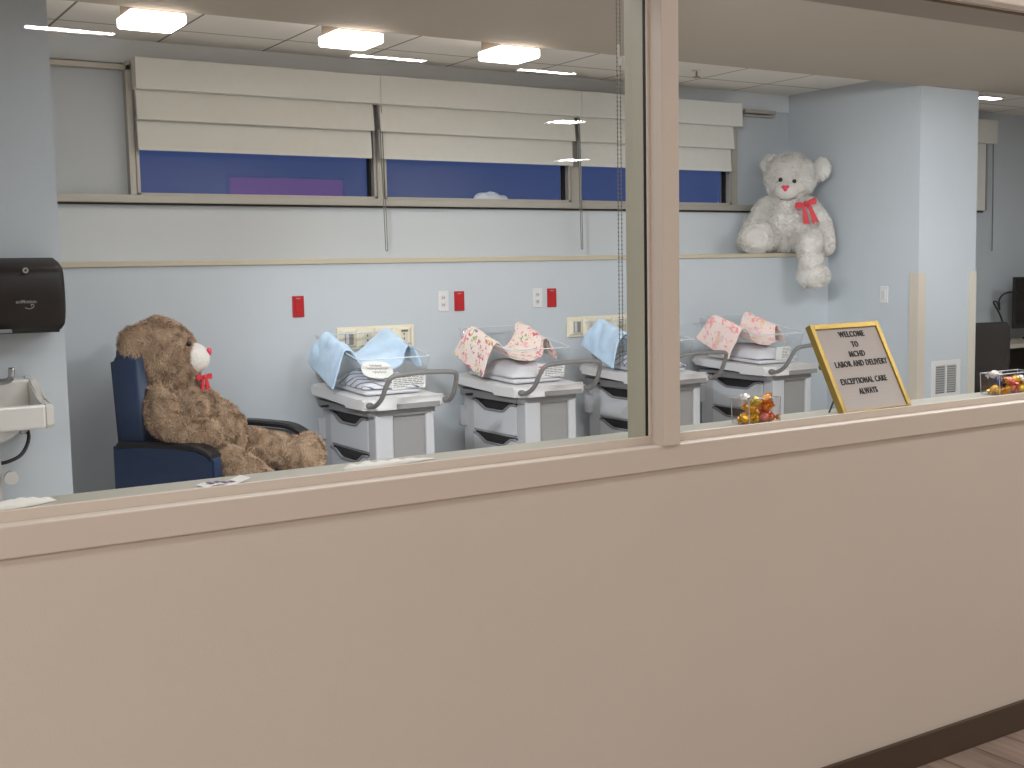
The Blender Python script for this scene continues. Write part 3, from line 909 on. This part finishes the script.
for s in (-1, 1):
    bm = B(); sph(bm, (-.035, s * .088, 1.128), .014, 2); obj('eye', bm, M_eye, bear, True)
bm = bow_mesh(.72); bm.transform(Matrix.Translation((.022, -.035, .962)) @ Matrix.Rotation(R(48), 4, 'Z')); obj('bow', bm, M_ribbon, bear, False)

# --- grey bear on the ledge; local x = right in the photo, local y = away, z up
gb = empty('teddy_bear', (6.49, 4.24, 0), R(-40), 'large pale grey plush teddy bear with red bow, one leg hanging off the wall ledge', 'teddy bear')
bm = B()
sph(bm, (.036, -.02, 2.09), (.188, .165, .175), 3)
sph(bm, (.03, -.06, 2.02), (.165, .14, .11), 3)
sph(bm, (-.112, .02, 2.195), (.075, .035, .062), 3, Euler((0, R(-35), R(15))))
sph(bm, (-.135, .0, 2.165), (.045, .03, .06), 3, Euler((0, R(-30), R(15))))
sph(bm, (.262, .02, 2.145), (.068, .038, .088), 3, Euler((0, R(12), R(-15))))
chain(bm, [((.03, .0, 1.93), .12), ((.02, .0, 1.83), .165), ((.0, -.01, 1.74), .185), ((.0, -.01, 1.69), .165)], 6)
sph(bm, (.01, -.07, 1.75), (.155, .13, .14), 3)
chain(bm, [((-.125, .0, 1.87), .085), ((-.235, .01, 1.75), .075), ((-.285, -.05, 1.63), .075), ((-.27, -.09, 1.62), .072)], 6)
chain(bm, [((.165, -.02, 1.86), .085), ((.262, -.03, 1.74), .072), ((.285, -.06, 1.62), .068), ((.287, -.09, 1.575), .064)], 6)
chain(bm, [((-.09, -.06, 1.645), .11), ((-.15, -.15, 1.645), .108), ((-.205, -.23, 1.64), .105)], 6)
sph(bm, (-.222, -.25, 1.645), (.128, .062, .112), 3, Euler((R(8), 0, R(-12))))
chain(bm, [((.09, -.06, 1.655), .11), ((.125, -.18, 1.645), .105), ((.145, -.275, 1.59), .095), ((.158, -.29, 1.47), .088), ((.168, -.29, 1.37), .095)], 6)
sph(bm, (.172, -.31, 1.365), (.115, .105, .088), 3)
bme = union_mesh(bm, .012, 5)
link('body', bme, M_furG, gb, True)
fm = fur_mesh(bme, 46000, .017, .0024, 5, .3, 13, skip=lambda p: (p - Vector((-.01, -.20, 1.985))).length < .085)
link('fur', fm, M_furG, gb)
bm = B(); sph(bm, (-.006, -.185, 1.985), (.084, .075, .066), 3); obj('muzzle', bm, M_muzzle, gb, True)
bm = nose_mesh(.026); bm.transform(Matrix.Translation((-.024, -.262, 1.998))); obj('nose', bm, M_nose, gb, True)
for x, z in ((-.052, 2.062), (.046, 2.048)):
    bm = B(); sph(bm, (x, -.197, z), .016, 2); obj('eye', bm, M_eye, gb, True)
bm = bow_mesh(1.2); bm.transform(Matrix.Translation((.128, -.205, 1.885)) @ Matrix.Rotation(R(8), 4, 'Z') @ Matrix.Rotation(R(-14), 4, 'Y')); obj('bow', bm, M_ribbon, gb)
bm = B(); sph(bm, (-.228, -.307, 1.64), (.085, .012, .075), 3, Euler((R(8), 0, R(-12)))); obj('foot_pad', bm, M_pad, gb, True)

# ------------------------------------------------------------------ navy recliner
# local x = forward, local y = to the far arm, origin at near-front corner on the floor
ch = empty('recliner_chair', (1.728, 3.045, 0), R(-48), 'navy blue vinyl recliner with black arm pads holding the brown bear', 'chair')
W = .78
def arm_side(y0, y1):
    pr = [(0, .10), (0, .60), (-.02, .635), (-.12, .66), (-.3, .668), (-.56, .664), (-.56, .10)]
    return prism(B(), pr, y0, y1, 'y', .012)
for y0, y1, ext in ((0, .09, -.035), (W - .09, W, .11)):
    sp_ = arm_side(y0, y1)
    for v in sp_.verts:
        if v.co.x > -.05: v.co.x += ext
    obj('side_panel', sp_, M_navy, ch)
    yc = (y0 + y1) / 2; up = .022 if ext > 0 else 0
    path = smoothpath([(-.535, yc, .668 + up), (-.35, yc, .673 + up), (-.15, yc, .667 + up), (-.06 + ext * .6, yc, .651 + up), (-.01 + ext, yc, .625)], 4)
    bm = B(); prev = None
    for p in path:
        w2 = .048
        ring = [bm.verts.new((p.x, p.y + dy, p.z + dz)) for dy, dz in ((-w2, -.012), (w2, -.012), (w2, .004), (w2 * .7, .014), (-w2 * .7, .014), (-w2, .004))]
        if prev:
            for k in range(6): bm.faces.new((prev[k], prev[(k + 1) % 6], ring[(k + 1) % 6], ring[k]))
        else: bm.faces.new(ring)
        prev = ring
    bm.faces.new(list(reversed(prev)))
    obj('arm_pad', bm, M_black, ch, False)
obj('seat', box(B(), -.52, .02, .095, W - .095, .30, .475, .03, 3), M_navy, ch)
obj('front_panel', box(B(), -.03, .0, .095, W - .095, .10, .32, .01), M_navy, ch)
# reclined back: rounded slab
bm = B(); prism(bm, rrect(.05, W - .17, .42, 1.115, .055, 6), -.09, .05, 'x', .03)
bm.transform(Matrix.Translation((-.455, 0, 0)) @ Matrix.Translation((0, 0, .42)) @ Matrix.Rotation(R(-3), 4, 'Y') @ Matrix.Translation((0, 0, -.42)))
obj('backrest', bm, M_navy, ch, True)
for fx in (-.5, -.06):
    for fy in (.05, W - .05):
        bm = B(); cyl(bm, (fx, fy, .05), .04, .1, 'z', 16); obj('foot', bm, M_blackplastic, ch)

# ------------------------------------------------------------------ paper towel dispenser
d = empty('wall_mounted_towel_dispenser', (.905, YS, 1.236), 0, 'dark smoked plastic paper towel dispenser mounted above the sink', 'towel dispenser')
bm = B()
hw, H = .205, .306
nz = 14; rings = []
for i in range(nz + 1):
    s = i / nz
    z = H * s
    e = math.sqrt(max(0, 1 - abs(2 * s - 1) ** 5))
    k = .93 + .07 * e
    dep = .225 * (.80 + .20 * math.sin(math.pi * min(1, s * 1.05)) ** .5) * (1 if s < .8 else 1 - .55 * ((s - .8) / .2) ** 2)
    pts = [(-hw * k, 0)] + [(-hw * k + .035 * (1 - math.cos(a)), -dep + .035 * (1 - math.sin(a))) for a in [R(90) * q / 4 for q in range(5)]]
    pts += [(hw * k - .035 * (1 - math.sin(a)), -dep + .035 * (1 - math.cos(a))) for a in [R(90) * q / 4 for q in range(5)]] + [(hw * k, 0)]
    rings.append([bm.verts.new((x, y, z)) for x, y in pts])
for a, b in zip(rings[:-1], rings[1:]):
    for k in range(len(a) - 1): bm.faces.new((a[k], a[k + 1], b[k + 1], b[k]))
bm.faces.new(rings[0]); bm.faces.new(rings[-1])
obj('cover', bm, M_disp, d, True)
obj('bottom_tray', box(B(), -hw * .9, hw * .88, -.17, 0, -.012, .004, .004), M_blackplastic, d)
bm = B(); box(bm, -hw * .9, -.02, -.222, -.16, -.006, .01, .003); obj('paper_slot', bm, M_lip, d)
FY = -.2255
bm = B(); cyl(bm, (.045, FY, .252), .012, .002, 'y', 20); e1 = obj('emblem', bm, M_print, d)
bm = B(); cyl(bm, (.045, FY - .0012, .252), .005, .001, 'y', 12); box(bm, .023, .067, FY - .0008, FY, .2355, .2375); obj('emblem_centre', bm, M_disp, e1)
me = text_mesh('enMotion', .021, .0002); me.transform(Matrix.Translation((.040, FY - .002, .122)) @ Matrix.Rotation(R(90), 4, 'X')); link('lettering', me, M_print, d)
bm = B(); tube(bm, smoothpath([(.035, FY, .098), (.05, FY, .092), (.067, FY, .098), (.069, FY, .108), (.059, FY, .110), (.061, FY, .102)], 4), .0016, 5); obj('swoosh', bm, M_print, d)

# ------------------------------------------------------------------ wall-hung sink
sk = empty('wall_sink', (.662, YS, 0.828), 0, 'white porcelain wall sink below the towel dispenser', 'sink')
bm = B()
xr = .325
# outer shell: back deck high, side slopes down to the front apron
side = [(0, .205), (-.06, .205), (-.13, .195), (-.30, .125), (-.44, .118), (-.452, .105), (-.452, .035), (-.44, .02), (0, -.02)]
def sideprism(xa, xb): prism(bm, side, xa, xb, 'x', .006)
sideprism(xr - .035, xr); sideprism(-xr, -xr + .035)
box(bm, -xr + .03, xr - .03, -.452, -.415, .02, .118, .01)
box(bm, -xr + .03, xr - .03, -.13, 0, .03, .20, .01)
obj('basin', bm, M_porc, sk)
bm = B(); nx = 10
g = [[bm.verts.new((-xr + .03 + (2 * xr - .06) * i / nx, -.42 + .30 * j / nx, .095 - .085 * math.sin(math.pi * i / nx) ** .6 * math.sin(math.pi * j / nx) ** .6)) for j in range(nx + 1)] for i in range(nx + 1)]
for i in range(nx):
    for j in range(nx): bm.faces.new((g[i][j], g[i + 1][j], g[i + 1][j + 1], g[i][j + 1]))
obj('bowl', bm, M_porc, sk, True)
bm = B(); n = 20; prev = None
for k in range(9):
    a = R(90) * k / 8
    rr = math.cos(a) * .21 + .03; z = .03 - math.sin(a) * .10
    ring = [bm.verts.new((-.02 + rr * 1.1 * math.cos(2 * math.pi * q / n), -.22 + rr * .85 * math.sin(2 * math.pi * q / n), z)) for q in range(n)]
    if prev:
        for q in range(n): bm.faces.new((prev[q], prev[(q + 1) % n], ring[(q + 1) % n], ring[q]))
    prev = ring
bm.faces.new(prev); obj('underside', bm, M_porc, sk, True)
bm = B(); tube(bm, smoothpath([(.10, -.12, .19), (.12, -.16, .20), (.17, -.22, .20), (.20, -.25, .215), (.205, -.26, .26)], 5), .013, 10); obj('faucet', bm, M_chrome, sk, True)
bm = B(); tube(bm, [(.02, -.12, .20), (.02, -.12, .235)], .018, 12); tube(bm, [(.02, -.13, .235), (.06, -.25, .245)], .008, 8); obj('faucet_handle', bm, M_chrome, sk, True)
bm = B(); tube(bm, smoothpath([(.13, -.2, -.05), (.13, -.2, -.2), (.13, -.17, -.26), (.13, -.08, -.24), (.13, 0.0, -.2)], 5), .022, 10); tube(bm, [(.13, -.2, -.10), (.13, -.2, -.35)], .020, 10); obj('drain_pipe', bm, M_pvc, sk, True)
bm = B(); cyl(bm, (.182, -.235, -.20), .028, .03, 'y', 20); obj('cleanout_cap', bm, M_pvc, sk)
bm = B(); tube(bm, smoothpath([(.285, -.03, .0), (.29, -.07, -.06), (.25, -.12, -.12), (.19, -.14, -.145), (.14, -.14, -.15)], 5), .008, 8); obj('supply_hose', bm, M_blackplastic, sk, True)
bm = B(); box(bm, .262, .29, -.05, -.0, -.045, .01, .004); cyl(bm, (.276, -.055, -.02), .016, .02, 'y', 12); obj('stop_valve', bm, M_chrome, sk)

# ------------------------------------------------------------------ things on the inner sill
ZT = 1.037
def crumpled(name, loc, sx, sy, h, seed, label, cat, taper=1.0, rot=0.0, m=M_paper, fq=6.0):
    bm = B(); nx, ny = 28, 10
    def f(i, j, top):
        u = i / nx; v = j / ny * 2 - 1
        prof = (math.sin(math.pi * min(1, max(0, u)) ** taper)) ** .6
        w = sy * (.35 + .65 * prof) * (.9 + .2 * noise.noise(Vector((u * 5, seed, 0))))
        x = (u - .5) * sx; y = v * w / 2 + noise.noise(Vector((u * 3, seed * 2, 1))) * sy * .2
        edge = (1 - v * v) ** .5 * prof
        z = .0005 + (h * edge * (.55 + .9 * abs(noise.noise(Vector((u * fq, v * 1.6, seed))))) + .002 if top else 0)
        return bm.verts.new((x, y, z))
    a = [[f(i, j, True) for j in range(ny + 1)] for i in range(nx + 1)]; b = [[f(i, j, False) for j in range(ny + 1)] for i in range(nx + 1)]
    for g in (a, b):
        for i in range(nx):
            for j in range(ny): bm.faces.new((g[i][j], g[i + 1][j], g[i + 1][j + 1], g[i][j + 1]))
    for i in range(nx):
        for j in (0, ny): bm.faces.new((a[i][j], a[i + 1][j], b[i + 1][j], b[i][j]))
    for j in range(ny):
        for i in (0, nx): bm.faces.new((a[i][j], a[i][j + 1], b[i][j + 1], b[i][j]))
    o = obj(name, bm, m, None, True); o.location = loc; o.rotation_euler = (0, 0, rot)
    return tag(o, label, cat)
crumpled('white_cloth', (.375, .135, ZT), .155, .06, .014, 4, 'crumpled white cloth on the window sill below the sink', 'cloth', .8, R(12))
crumpled('folded_paper', (1.14, .115, ZT), .23, .034, .012, 9, 'long crumpled white paper on the sill in front of the first bassinet', 'paper', .55, R(6))
t = empty('printed_slip', (.77, .118, ZT), R(10), 'small white paper slip with purple print on the sill below the recliner', 'paper')
bm = B(); g = [[bm.verts.new(((i / 8 - .5) * .10, (j / 4 - .5) * .045, .002 + .005 * (i / 8) ** 2 + .003 * math.sin(i * .9))) for j in range(5)] for i in range(9)]
for i in range(8):
    for j in range(4): bm.faces.new((g[i][j], g[i + 1][j], g[i + 1][j + 1], g[i][j + 1]))
obj('slip', bm, M_paper, t, True)
bm = B()
for k in range(4):
    x = -.034 + k * .016; zz = .0035 + .005 * ((x / .1 + .5)) ** 2 + .003 * math.sin((x / .1 + .5) * 8 * .9)
    box(bm, x, x + .010, -.010 + .004 * (k % 2), .012, zz, zz + .0006)
obj('print', bm, M_purple, t)

# letter board on an easel stand
u = Vector((.308, .019, 0)).normalized(); rzb = math.atan2(u.y, u.x)
lb = empty('letter_board', (2.541, .097, ZT), rzb, 'gold framed letter board with black welcome lettering leaning on the sill', 'sign')
WB, HB = .3086, .2735
tilt = Matrix.Rotation(R(-26.8), 4, 'X')     # board built upright in x-z, then leaned back
def onboard(o):
    o.data.transform(tilt); return o
fwid = .0165
bm = B()
box(bm, 0, fwid, -.004, .016, 0, HB, .0015); box(bm, WB - fwid, WB, -.004, .016, 0, HB, .0015)
box(bm, fwid, WB - fwid, -.004, .016, HB - fwid, HB, .0015); box(bm, fwid, WB - fwid, -.004, .016, 0, .004, .001)
onboard(obj('frame', bm, M_gold, lb))
def felt():
    m, nt, b = newmat('letter_felt'); b.inputs['Base Color'].default_value = rgb(196, 188, 184); b.inputs['Roughness'].default_value = .95
    tc = nt.nodes.new('ShaderNodeTexCoord'); w = nt.nodes.new('ShaderNodeTexWave'); w.bands_direction = 'Z'; w.inputs['Scale'].default_value = 30
    nt.links.new(tc.outputs['Object'], w.inputs['Vector']); bp = nt.nodes.new('ShaderNodeBump'); bp.inputs['Strength'].default_value = .08; bp.inputs['Distance'].default_value = .001
    nt.links.new(w.outputs['Fac'], bp.inputs['Height']); nt.links.new(bp.outputs['Normal'], b.inputs['Normal'])
    return m
onboard(obj('felt_panel', box(B(), .006, WB - .006, .002, .012, .003, HB - .006), felt(), lb))
for body, xc, zc, wid in (('WELCOME', .170, .2375, .114), ('TO', .168, .205, .030), ('MCHD', .162, .175, .070), ('LABOR AND DELIVERY', .166, .1455, .235), ('EXCEPTIONAL CARE', .147, .0925, .205), ('ALWAYS', .147, .060, .082)):
    me = text_mesh(body, .0252, .0004, 'CENTER', 1.0, 1.12)
    xs = [v.co.x for v in me.vertices]; k = wid / (max(xs) - min(xs)); c0 = (max(xs) + min(xs)) / 2
    for v in me.vertices: v.co.x = (v.co.x - c0) * k
    me.transform(Matrix.Translation((xc, .0005, zc)) @ Matrix.Rotation(R(90), 4, 'X'))
    onboard(link('lettering', me, M_ink, lb))
bm = B(); tube(bm, [(.055, .055, .075), (-.003, .046, .0)], .0028, 6); tube(bm, [(.28, .10, .17), (.30, .085, .0)], .0028, 6); obj('easel_leg', bm, M_blackplastic, lb)

# clear candy boxes and the wrapped candies in them
M_box = glass('clear_box_plastic', tint=(.93, .93, .93, 1), base=.07, edge=.8)
M_boxedge = mat('box_edge', rgb(176, 178, 180), .2)
def foil(name, c):
    return mat(name, c, .25, .55, bump=.6, bscale=90, var=.25, vscale=40)
M_cg = foil('gold_foil', rgb(226, 168, 44)); M_cy = foil('yellow_foil', rgb(232, 204, 66)); M_co = foil('orange_foil', rgb(226, 140, 46))
M_cp = foil('pink_foil', rgb(226, 128, 120)); M_cn = foil('navy_foil', rgb(62, 62, 92)); M_cw = foil('clear_foil', rgb(220, 214, 210))
def candy_box(loc, w, dpt, h, label, rz=0):
    t = empty('candy_box', loc, rz, label, 'clear box')
    bm = B()
    o = [(-w / 2, 0), (w / 2, 0), (w / 2, dpt), (-w / 2, dpt)]
    fl = .94
    lo = [bm.verts.new((x * fl, y, 0.001)) for x, y in o]; hi = [bm.verts.new((x, y, h)) for x, y in o]
    bm.faces.new(lo)
    for k in range(4): bm.faces.new((lo[k], lo[(k + 1) % 4], hi[(k + 1) % 4], hi[k]))
    wl = obj('walls', bm, M_box, t)
    bm = B(); tube(bm, [(x, y, h) for x, y in o], .0016, 5, closed=True)
    for (x, y) in o: tube(bm, [(x * fl, y, .001), (x, y, h)], .0014, 5)
    obj('edges', bm, M_boxedge, t)
candy_box((2.230, .084, ZT), .116, .066, .068, 'clear square candy box on the sill left of the letter board')
candy_box((3.318, .088, ZT), .190, .068, .068, 'clear square candy box on the sill right of the letter board')
def candy_src(m):
    """twist-wrapped sweet: a faceted ball with two crimped foil fans"""
    bm = B(); sph(bm, (0, 0, 0), (.0145, .0125, .0125), 3)
    rr = random.Random(3)
    for v in bm.verts: v.co *= 1 + rr.uniform(-.05, .05)
    for s in (-1, 1):
        n = 9
        c = bm.verts.new((s * .0125, 0, 0)); fan = []
        for k in range(n):
            a = 2 * math.pi * k / (n)
            r2 = .010 * (1 if k % 2 else .62)
            fan.append(bm.verts.new((s * (.022 + .002 * (k % 2)), r2 * math.cos(a), r2 * math.sin(a))))
        for k in range(n): bm.faces.new((c, fan[k], fan[(k + 1) % n]))
    return obj('wrapped_candy', bm, m, None, False)
cand_mats = {'gold': M_cg, 'yellow': M_cy, 'orange': M_co, 'pink': M_cp, 'navy': M_cn, 'silver': M_cw}
spots1 = [('gold', -.048, .018, .0145), ('yellow', -.016, .022, .0135), ('pink', .014, .014, .0145), ('orange', .042, .018, .0145), ('gold', -.030, .046, .014), ('yellow', .020, .046, .014), ('silver', .050, .048, .0145),
          ('gold', -.034, .020, .040), ('orange', .032, .020, .040), ('pink', .004, .032, .039), ('yellow', .052, .040, .036), ('yellow', -.014, .018, .058), ('orange', .040, .024, .060), ('silver', -.036, .036, .066)]
spots2 = [('gold', -.060, .018, .0145), ('gold', -.030, .020, .0145), ('pink', .002, .018, .0145), ('yellow', .034, .018, .0145), ('yellow', .062, .030, .0145), ('gold', -.046, .046, .0145), ('silver', .014, .046, .0145), ('yellow', .048, .050, .0145),
          ('orange', -.034, .022, .040), ('pink', -.004, .026, .038), ('gold', .028, .026, .038), ('navy', -.066, .018, .044), ('silver', .060, .036, .040), ('silver', -.058, .040, .062)]
srcs = {}
rr = random.Random(12)
for bx, by, sp, where in ((2.226, .084, spots1, 'left of the letter board'), (3.318, .088, spots2, 'right of the letter board')):
    for colr, x, y, z in sp:
        if colr not in srcs:
            o = srcs[colr] = candy_src(cand_mats[colr])
        else:
            o = srcs[colr].copy(); COL.objects.link(o)
        o.location = (bx + x * (.86 if bx < 3 else 1.08), by + y, ZT + z * 1.0 + .001); o.scale = (1.12, 1.12, 1.12); o.rotation_euler = (rr.uniform(0, 3), rr.uniform(-.5, .5), rr.uniform(0, 3))
        tag(o, '%s foil wrapped candy in the clear box %s' % (colr, where), 'candy', '%s candies in the box %s' % (colr, where))

# pale crumpled cloth on the sill of the middle back window
crumpled('pale_cloth', (4.115, 4.532, 1.9015), .27, .055, .062, 6, 'crumpled pale cloth on the sill of the middle blue window', 'cloth', .8, R(-3), mat('pale_blue_cloth', rgb(206, 216, 228), .9, bump=.2, bscale=50), 2.6)
# glowing magenta panel added on the far wall to reflect in the window glass
t = empty('wall_glow_panel', (4.9, -9.93, 2.37), 0, 'added glowing magenta panel across the corridor, reflected over the leftmost blue window', 'screen')
obj('bezel', box(B(), -.67, .67, -.07, .0, -.115, .115, .01), M_blackplastic, t)
obj('glow_face', box(B(), -.64, .64, .0, .004, -.092, .092), emis('magenta_glow', (.85, .04, .42, 1), 2.2), t)

# ------------------------------------------------------------------ room beyond: shade, desk, monitor, chair
t = empty('window_shade', (8.56, 4.5, 2.0), 0, 'beige shade over the window in the room beyond the column', 'window shade')
obj('valance', box(B(), -.655, .66, -.09, 0, .46, .66, .003), M_shade, t)
obj('lower_fold', box(B(), -.6, .58, -.035, -.02, -.115, .5, .002), M_shade, t)
bm = B(); tube(bm, [(.655, -.05, .5), (.665, -.05, 0), (.668, -.05, -.47)], .006, 6); obj('pull_cord', bm, M_cord, t)

dk = empty('office_desk', (9.6, 4.1, 0), 0, 'light topped desk in the room beyond the column', 'desk')
obj('desk_top', box(B(), -1.2, 1.4, -.12, .42, .71, .745, .004), M_desk, dk)
obj('side_panel', box(B(), -.25, 1.38, -.09, -.06, .0, .71, .003), M_deskdark, dk)
obj('side_panel', box(B(), -1.18, -1.15, -.08, .40, 0, .71, .003), M_deskdark, dk)
obj('modesty_panel', box(B(), -1.15, 1.38, .37, .39, .0, .71, .003), M_deskdark, dk)

mo = empty('computer_monitor', (9.67, 4.25, .745), R(-14), 'black computer monitor on the desk in the room beyond', 'monitor')
obj('screen_housing', box(B(), -.31, .31, -.02, .02, .10, .555, .006), M_blackplastic, mo)
obj('screen', box(B(), -.30, .30, -.0215, -.018, .135, .55), M_screen, mo)
obj('stand', box(B(), -.03, .03, 0.015, .045, 0, .3, .004), M_blackplastic, mo)
obj('stand_base', box(B(), -.12, .12, -.07, .1, 0, .015, .004), M_blackplastic, mo)
bm = B(); tube(bm, smoothpath([(9.30, 4.30, .752), (9.25, 4.32, .85), (9.18, 4.32, .97), (9.10, 4.31, 1.05), (9.07, 4.31, 1.09), (9.12, 4.31, 1.085), (9.17, 4.32, 1.02), (9.16, 4.32, 1.10), (9.20, 4.31, 1.15), (9.28, 4.30, 1.17), (9.38, 4.30, 1.16)], 6), .008, 6)
tag(obj('monitor_cable', bm, M_blackplastic, None, True), 'black cable looping beside the monitor on the desk', 'cable')

oc = empty('office_chair', (7.96, 3.58, 0), R(-14), 'dark fabric office chair in front of the desk beyond the column', 'chair')
bm = B(); n = 12
pr = []
prof = [(.46, .21), (.52, .24), (.62, .255), (.74, .262), (.86, .262), (.94, .255), (.975, .225)]
front, backv = [], []
for i in range(n + 1):
    uu = i / n * 2 - 1
    front.append([bm.verts.new((uu * w, -.02 + .05 * uu * uu + (.10 if z < .5 else 0) * 0, z)) for z, w in prof])
    backv.append([bm.verts.new((uu * w, .03 + .05 * uu * uu, z)) for z, w in prof])
for g in (front, backv):
    for i in range(n):
        for k in range(len(prof) - 1): bm.faces.new((g[i][k], g[i + 1][k], g[i + 1][k + 1], g[i][k + 1]))
for i in range(n):
    for k in (0, len(prof) - 1): bm.faces.new((front[i][k], front[i + 1][k], backv[i + 1][k], backv[i][k]))
for k in range(len(prof) - 1):
    for i in (0, n): bm.faces.new((front[i][k], front[i][k + 1], backv[i][k + 1], backv[i][k]))
obj('backrest', bm, M_darkmesh, oc, True)
obj('seat', prism(B(), rrect(-.24, .24, .03, .5, .08, 5), .42, .5, 'z', .02), M_darkmesh, oc)
bm = B(); cyl(bm, (0, .26, .27), .028, .3); obj('gas_lift', bm, M_blackplastic, oc)
for s in (-1, 1):
    bm = B(); box(bm, s * .27 - .03, s * .27 + .03, .06, .34, .64, .67, .01); tube(bm, [(s * .24, .2, .44), (s * .28, .2, .5), (s * .28, .2, .65)], .014, 8); obj('armrest', bm, M_blackplastic, oc)
for k in range(5):
    a = 2 * math.pi * k / 5 + .3
    bm = B(); tube(bm, [(0, .26, .12), (.28 * math.cos(a), .26 + .28 * math.sin(a), .07)], .02, 8); cyl(bm, (.28 * math.cos(a), .26 + .28 * math.sin(a), .03), .03, .03, 'x', 12); obj('base_spoke', bm, M_blackplastic, oc)

# ------------------------------------------------------------------ lights
def area(name, loc, sx, sy, power, col=(1, 1, 1), rot=(0, 0, 0), spread=180):
    l = bpy.data.lights.new(name, 'AREA'); l.shape = 'RECTANGLE'; l.size = sx; l.size_y = sy; l.energy = power; l.color = col
    l.spread = R(spread)
    o = bpy.data.objects.new(name, l); COL.objects.link(o); o.location = loc; o.rotation_euler = rot
    return o
WARM = (1.0, .995, .965); COOL = (.90, .95, 1.0)
# area lamps added out of view under the soffit to brighten the nursery
for x, y, pw in ((1.3, .95, 17), (3.6, .95, 40), (5.9, .95, 54), (2.0, 2.05, 11)):
    area('nursery_fill_light', (x, y, ZS - .01), 1.1 if y < 1.5 else .9, .5, pw, COOL)
def spot(name, loc, to, power, size, col=COOL):
    l = bpy.data.lights.new(name, 'SPOT'); l.energy = power; l.spot_size = R(size); l.spot_blend = 1.0; l.shadow_soft_size = .16; l.color = col
    o = bpy.data.objects.new(name, l); COL.objects.link(o); o.location = loc
    o.rotation_euler = (Vector(to) - Vector(loc)).to_track_quat('-Z', 'Y').to_euler()
spot('fill_spot', (2.6, .95, 2.6), (6.6, 3.95, 1.75), 285, 44)  # unseen spots added as fill on the bears, bassinets and column
spot('fill_spot', (.5, .9, 2.6), (4.1, 3.8, .75), 560, 50)
spot('fill_spot', (5.4, .8, 2.6), (7.25, 3.3, 1.9), 230, 42)
spot('fill_spot', (3.0, .6, 2.6), (2.0, 3.5, .8), 120, 46)
area('east_room_fill_light', (9.4, 1.8, ZS - .01), 1.0, .5, 26, COOL)  # unseen lamp added to brighten the room beyond the column
# corridor strip lights: seen mirrored in the glass
for xa, xb in ((1.16, 1.578), (2.861, 3.312), (3.957, 4.351)):
    area('corridor_strip_light', ((xa + xb) / 2, -3.84, 2.645), xb - xa, .07, 18, WARM)
area('corridor_round_light', (7.77, -8.70, 2.645), .30, .30, 10, WARM)
area('corridor_panel_light', (5.70, -5.86, 2.645), .28, .22, 10, WARM)
# area lamps added out of view to light the corridor wall
for x, y, pw in ((-2.0, -3.0, 90), (-1.6, -5.6, 104), (9.8, -3.2, 128), (0.6, -.95, 11), (3.2, -.95, 16), (5.4, -.95, 17)):
    area('corridor_fill_light', (x, y, 2.645), 1.2, .5, pw, WARM)

w = bpy.data.worlds.new('dusk'); scene.world = w; w.use_nodes = True
nt = w.node_tree; nt.nodes.clear()
out = nt.nodes.new('ShaderNodeOutputWorld'); bg = nt.nodes.new('ShaderNodeBackground')
tc = nt.nodes.new('ShaderNodeTexCoord'); sp = nt.nodes.new('ShaderNodeSeparateXYZ'); rp = nt.nodes.new('ShaderNodeValToRGB')
nt.links.new(tc.outputs['Generated'], sp.inputs['Vector']); nt.links.new(sp.outputs['Z'], rp.inputs['Fac'])
rp.color_ramp.elements[0].position = 0.0; rp.color_ramp.elements[0].color = rgb(60, 76, 116)
rp.color_ramp.elements[1].position = 0.5; rp.color_ramp.elements[1].color = rgb(34, 47, 86)
nt.links.new(rp.outputs['Color'], bg.inputs['Color']); bg.inputs['Strength'].default_value = 1.0
nt.links.new(bg.outputs[0], out.inputs['Surface'])

# ------------------------------------------------------------------ camera
cam_d = bpy.data.cameras.new('camera'); cam = bpy.data.objects.new('camera', cam_d); COL.objects.link(cam)
cam_d.sensor_width = 36.0; cam_d.sensor_fit = 'HORIZONTAL'; cam_d.lens = 1189.32 / 1024 * 36.0
cam_d.clip_start = 0.05; cam_d.clip_end = 200
yaw, pitch, roll = 0.5629, -0.0971, -0.0186
cy, sy = math.cos(yaw), math.sin(yaw)
wv = Vector((sy * math.cos(pitch), cy * math.cos(pitch), math.sin(pitch)))
r0 = Vector((cy, -sy, 0)); u0 = r0.cross(wv)
rv = r0 * math.cos(roll) + u0 * math.sin(roll); uv = -r0 * math.sin(roll) + u0 * math.cos(roll)
Mx = Matrix((rv, uv, -wv)).transposed().to_4x4()
Mx.translation = Vector((0, -2.2, 1.46))
cam.matrix_world = Mx
scene.camera = cam
scene.view_settings.view_transform = 'Standard'
scene.view_settings.look = 'None'
scene.cycles.use_denoising = True
scene.cycles.max_bounces = 12
scene.cycles.transparent_max_bounces = 24
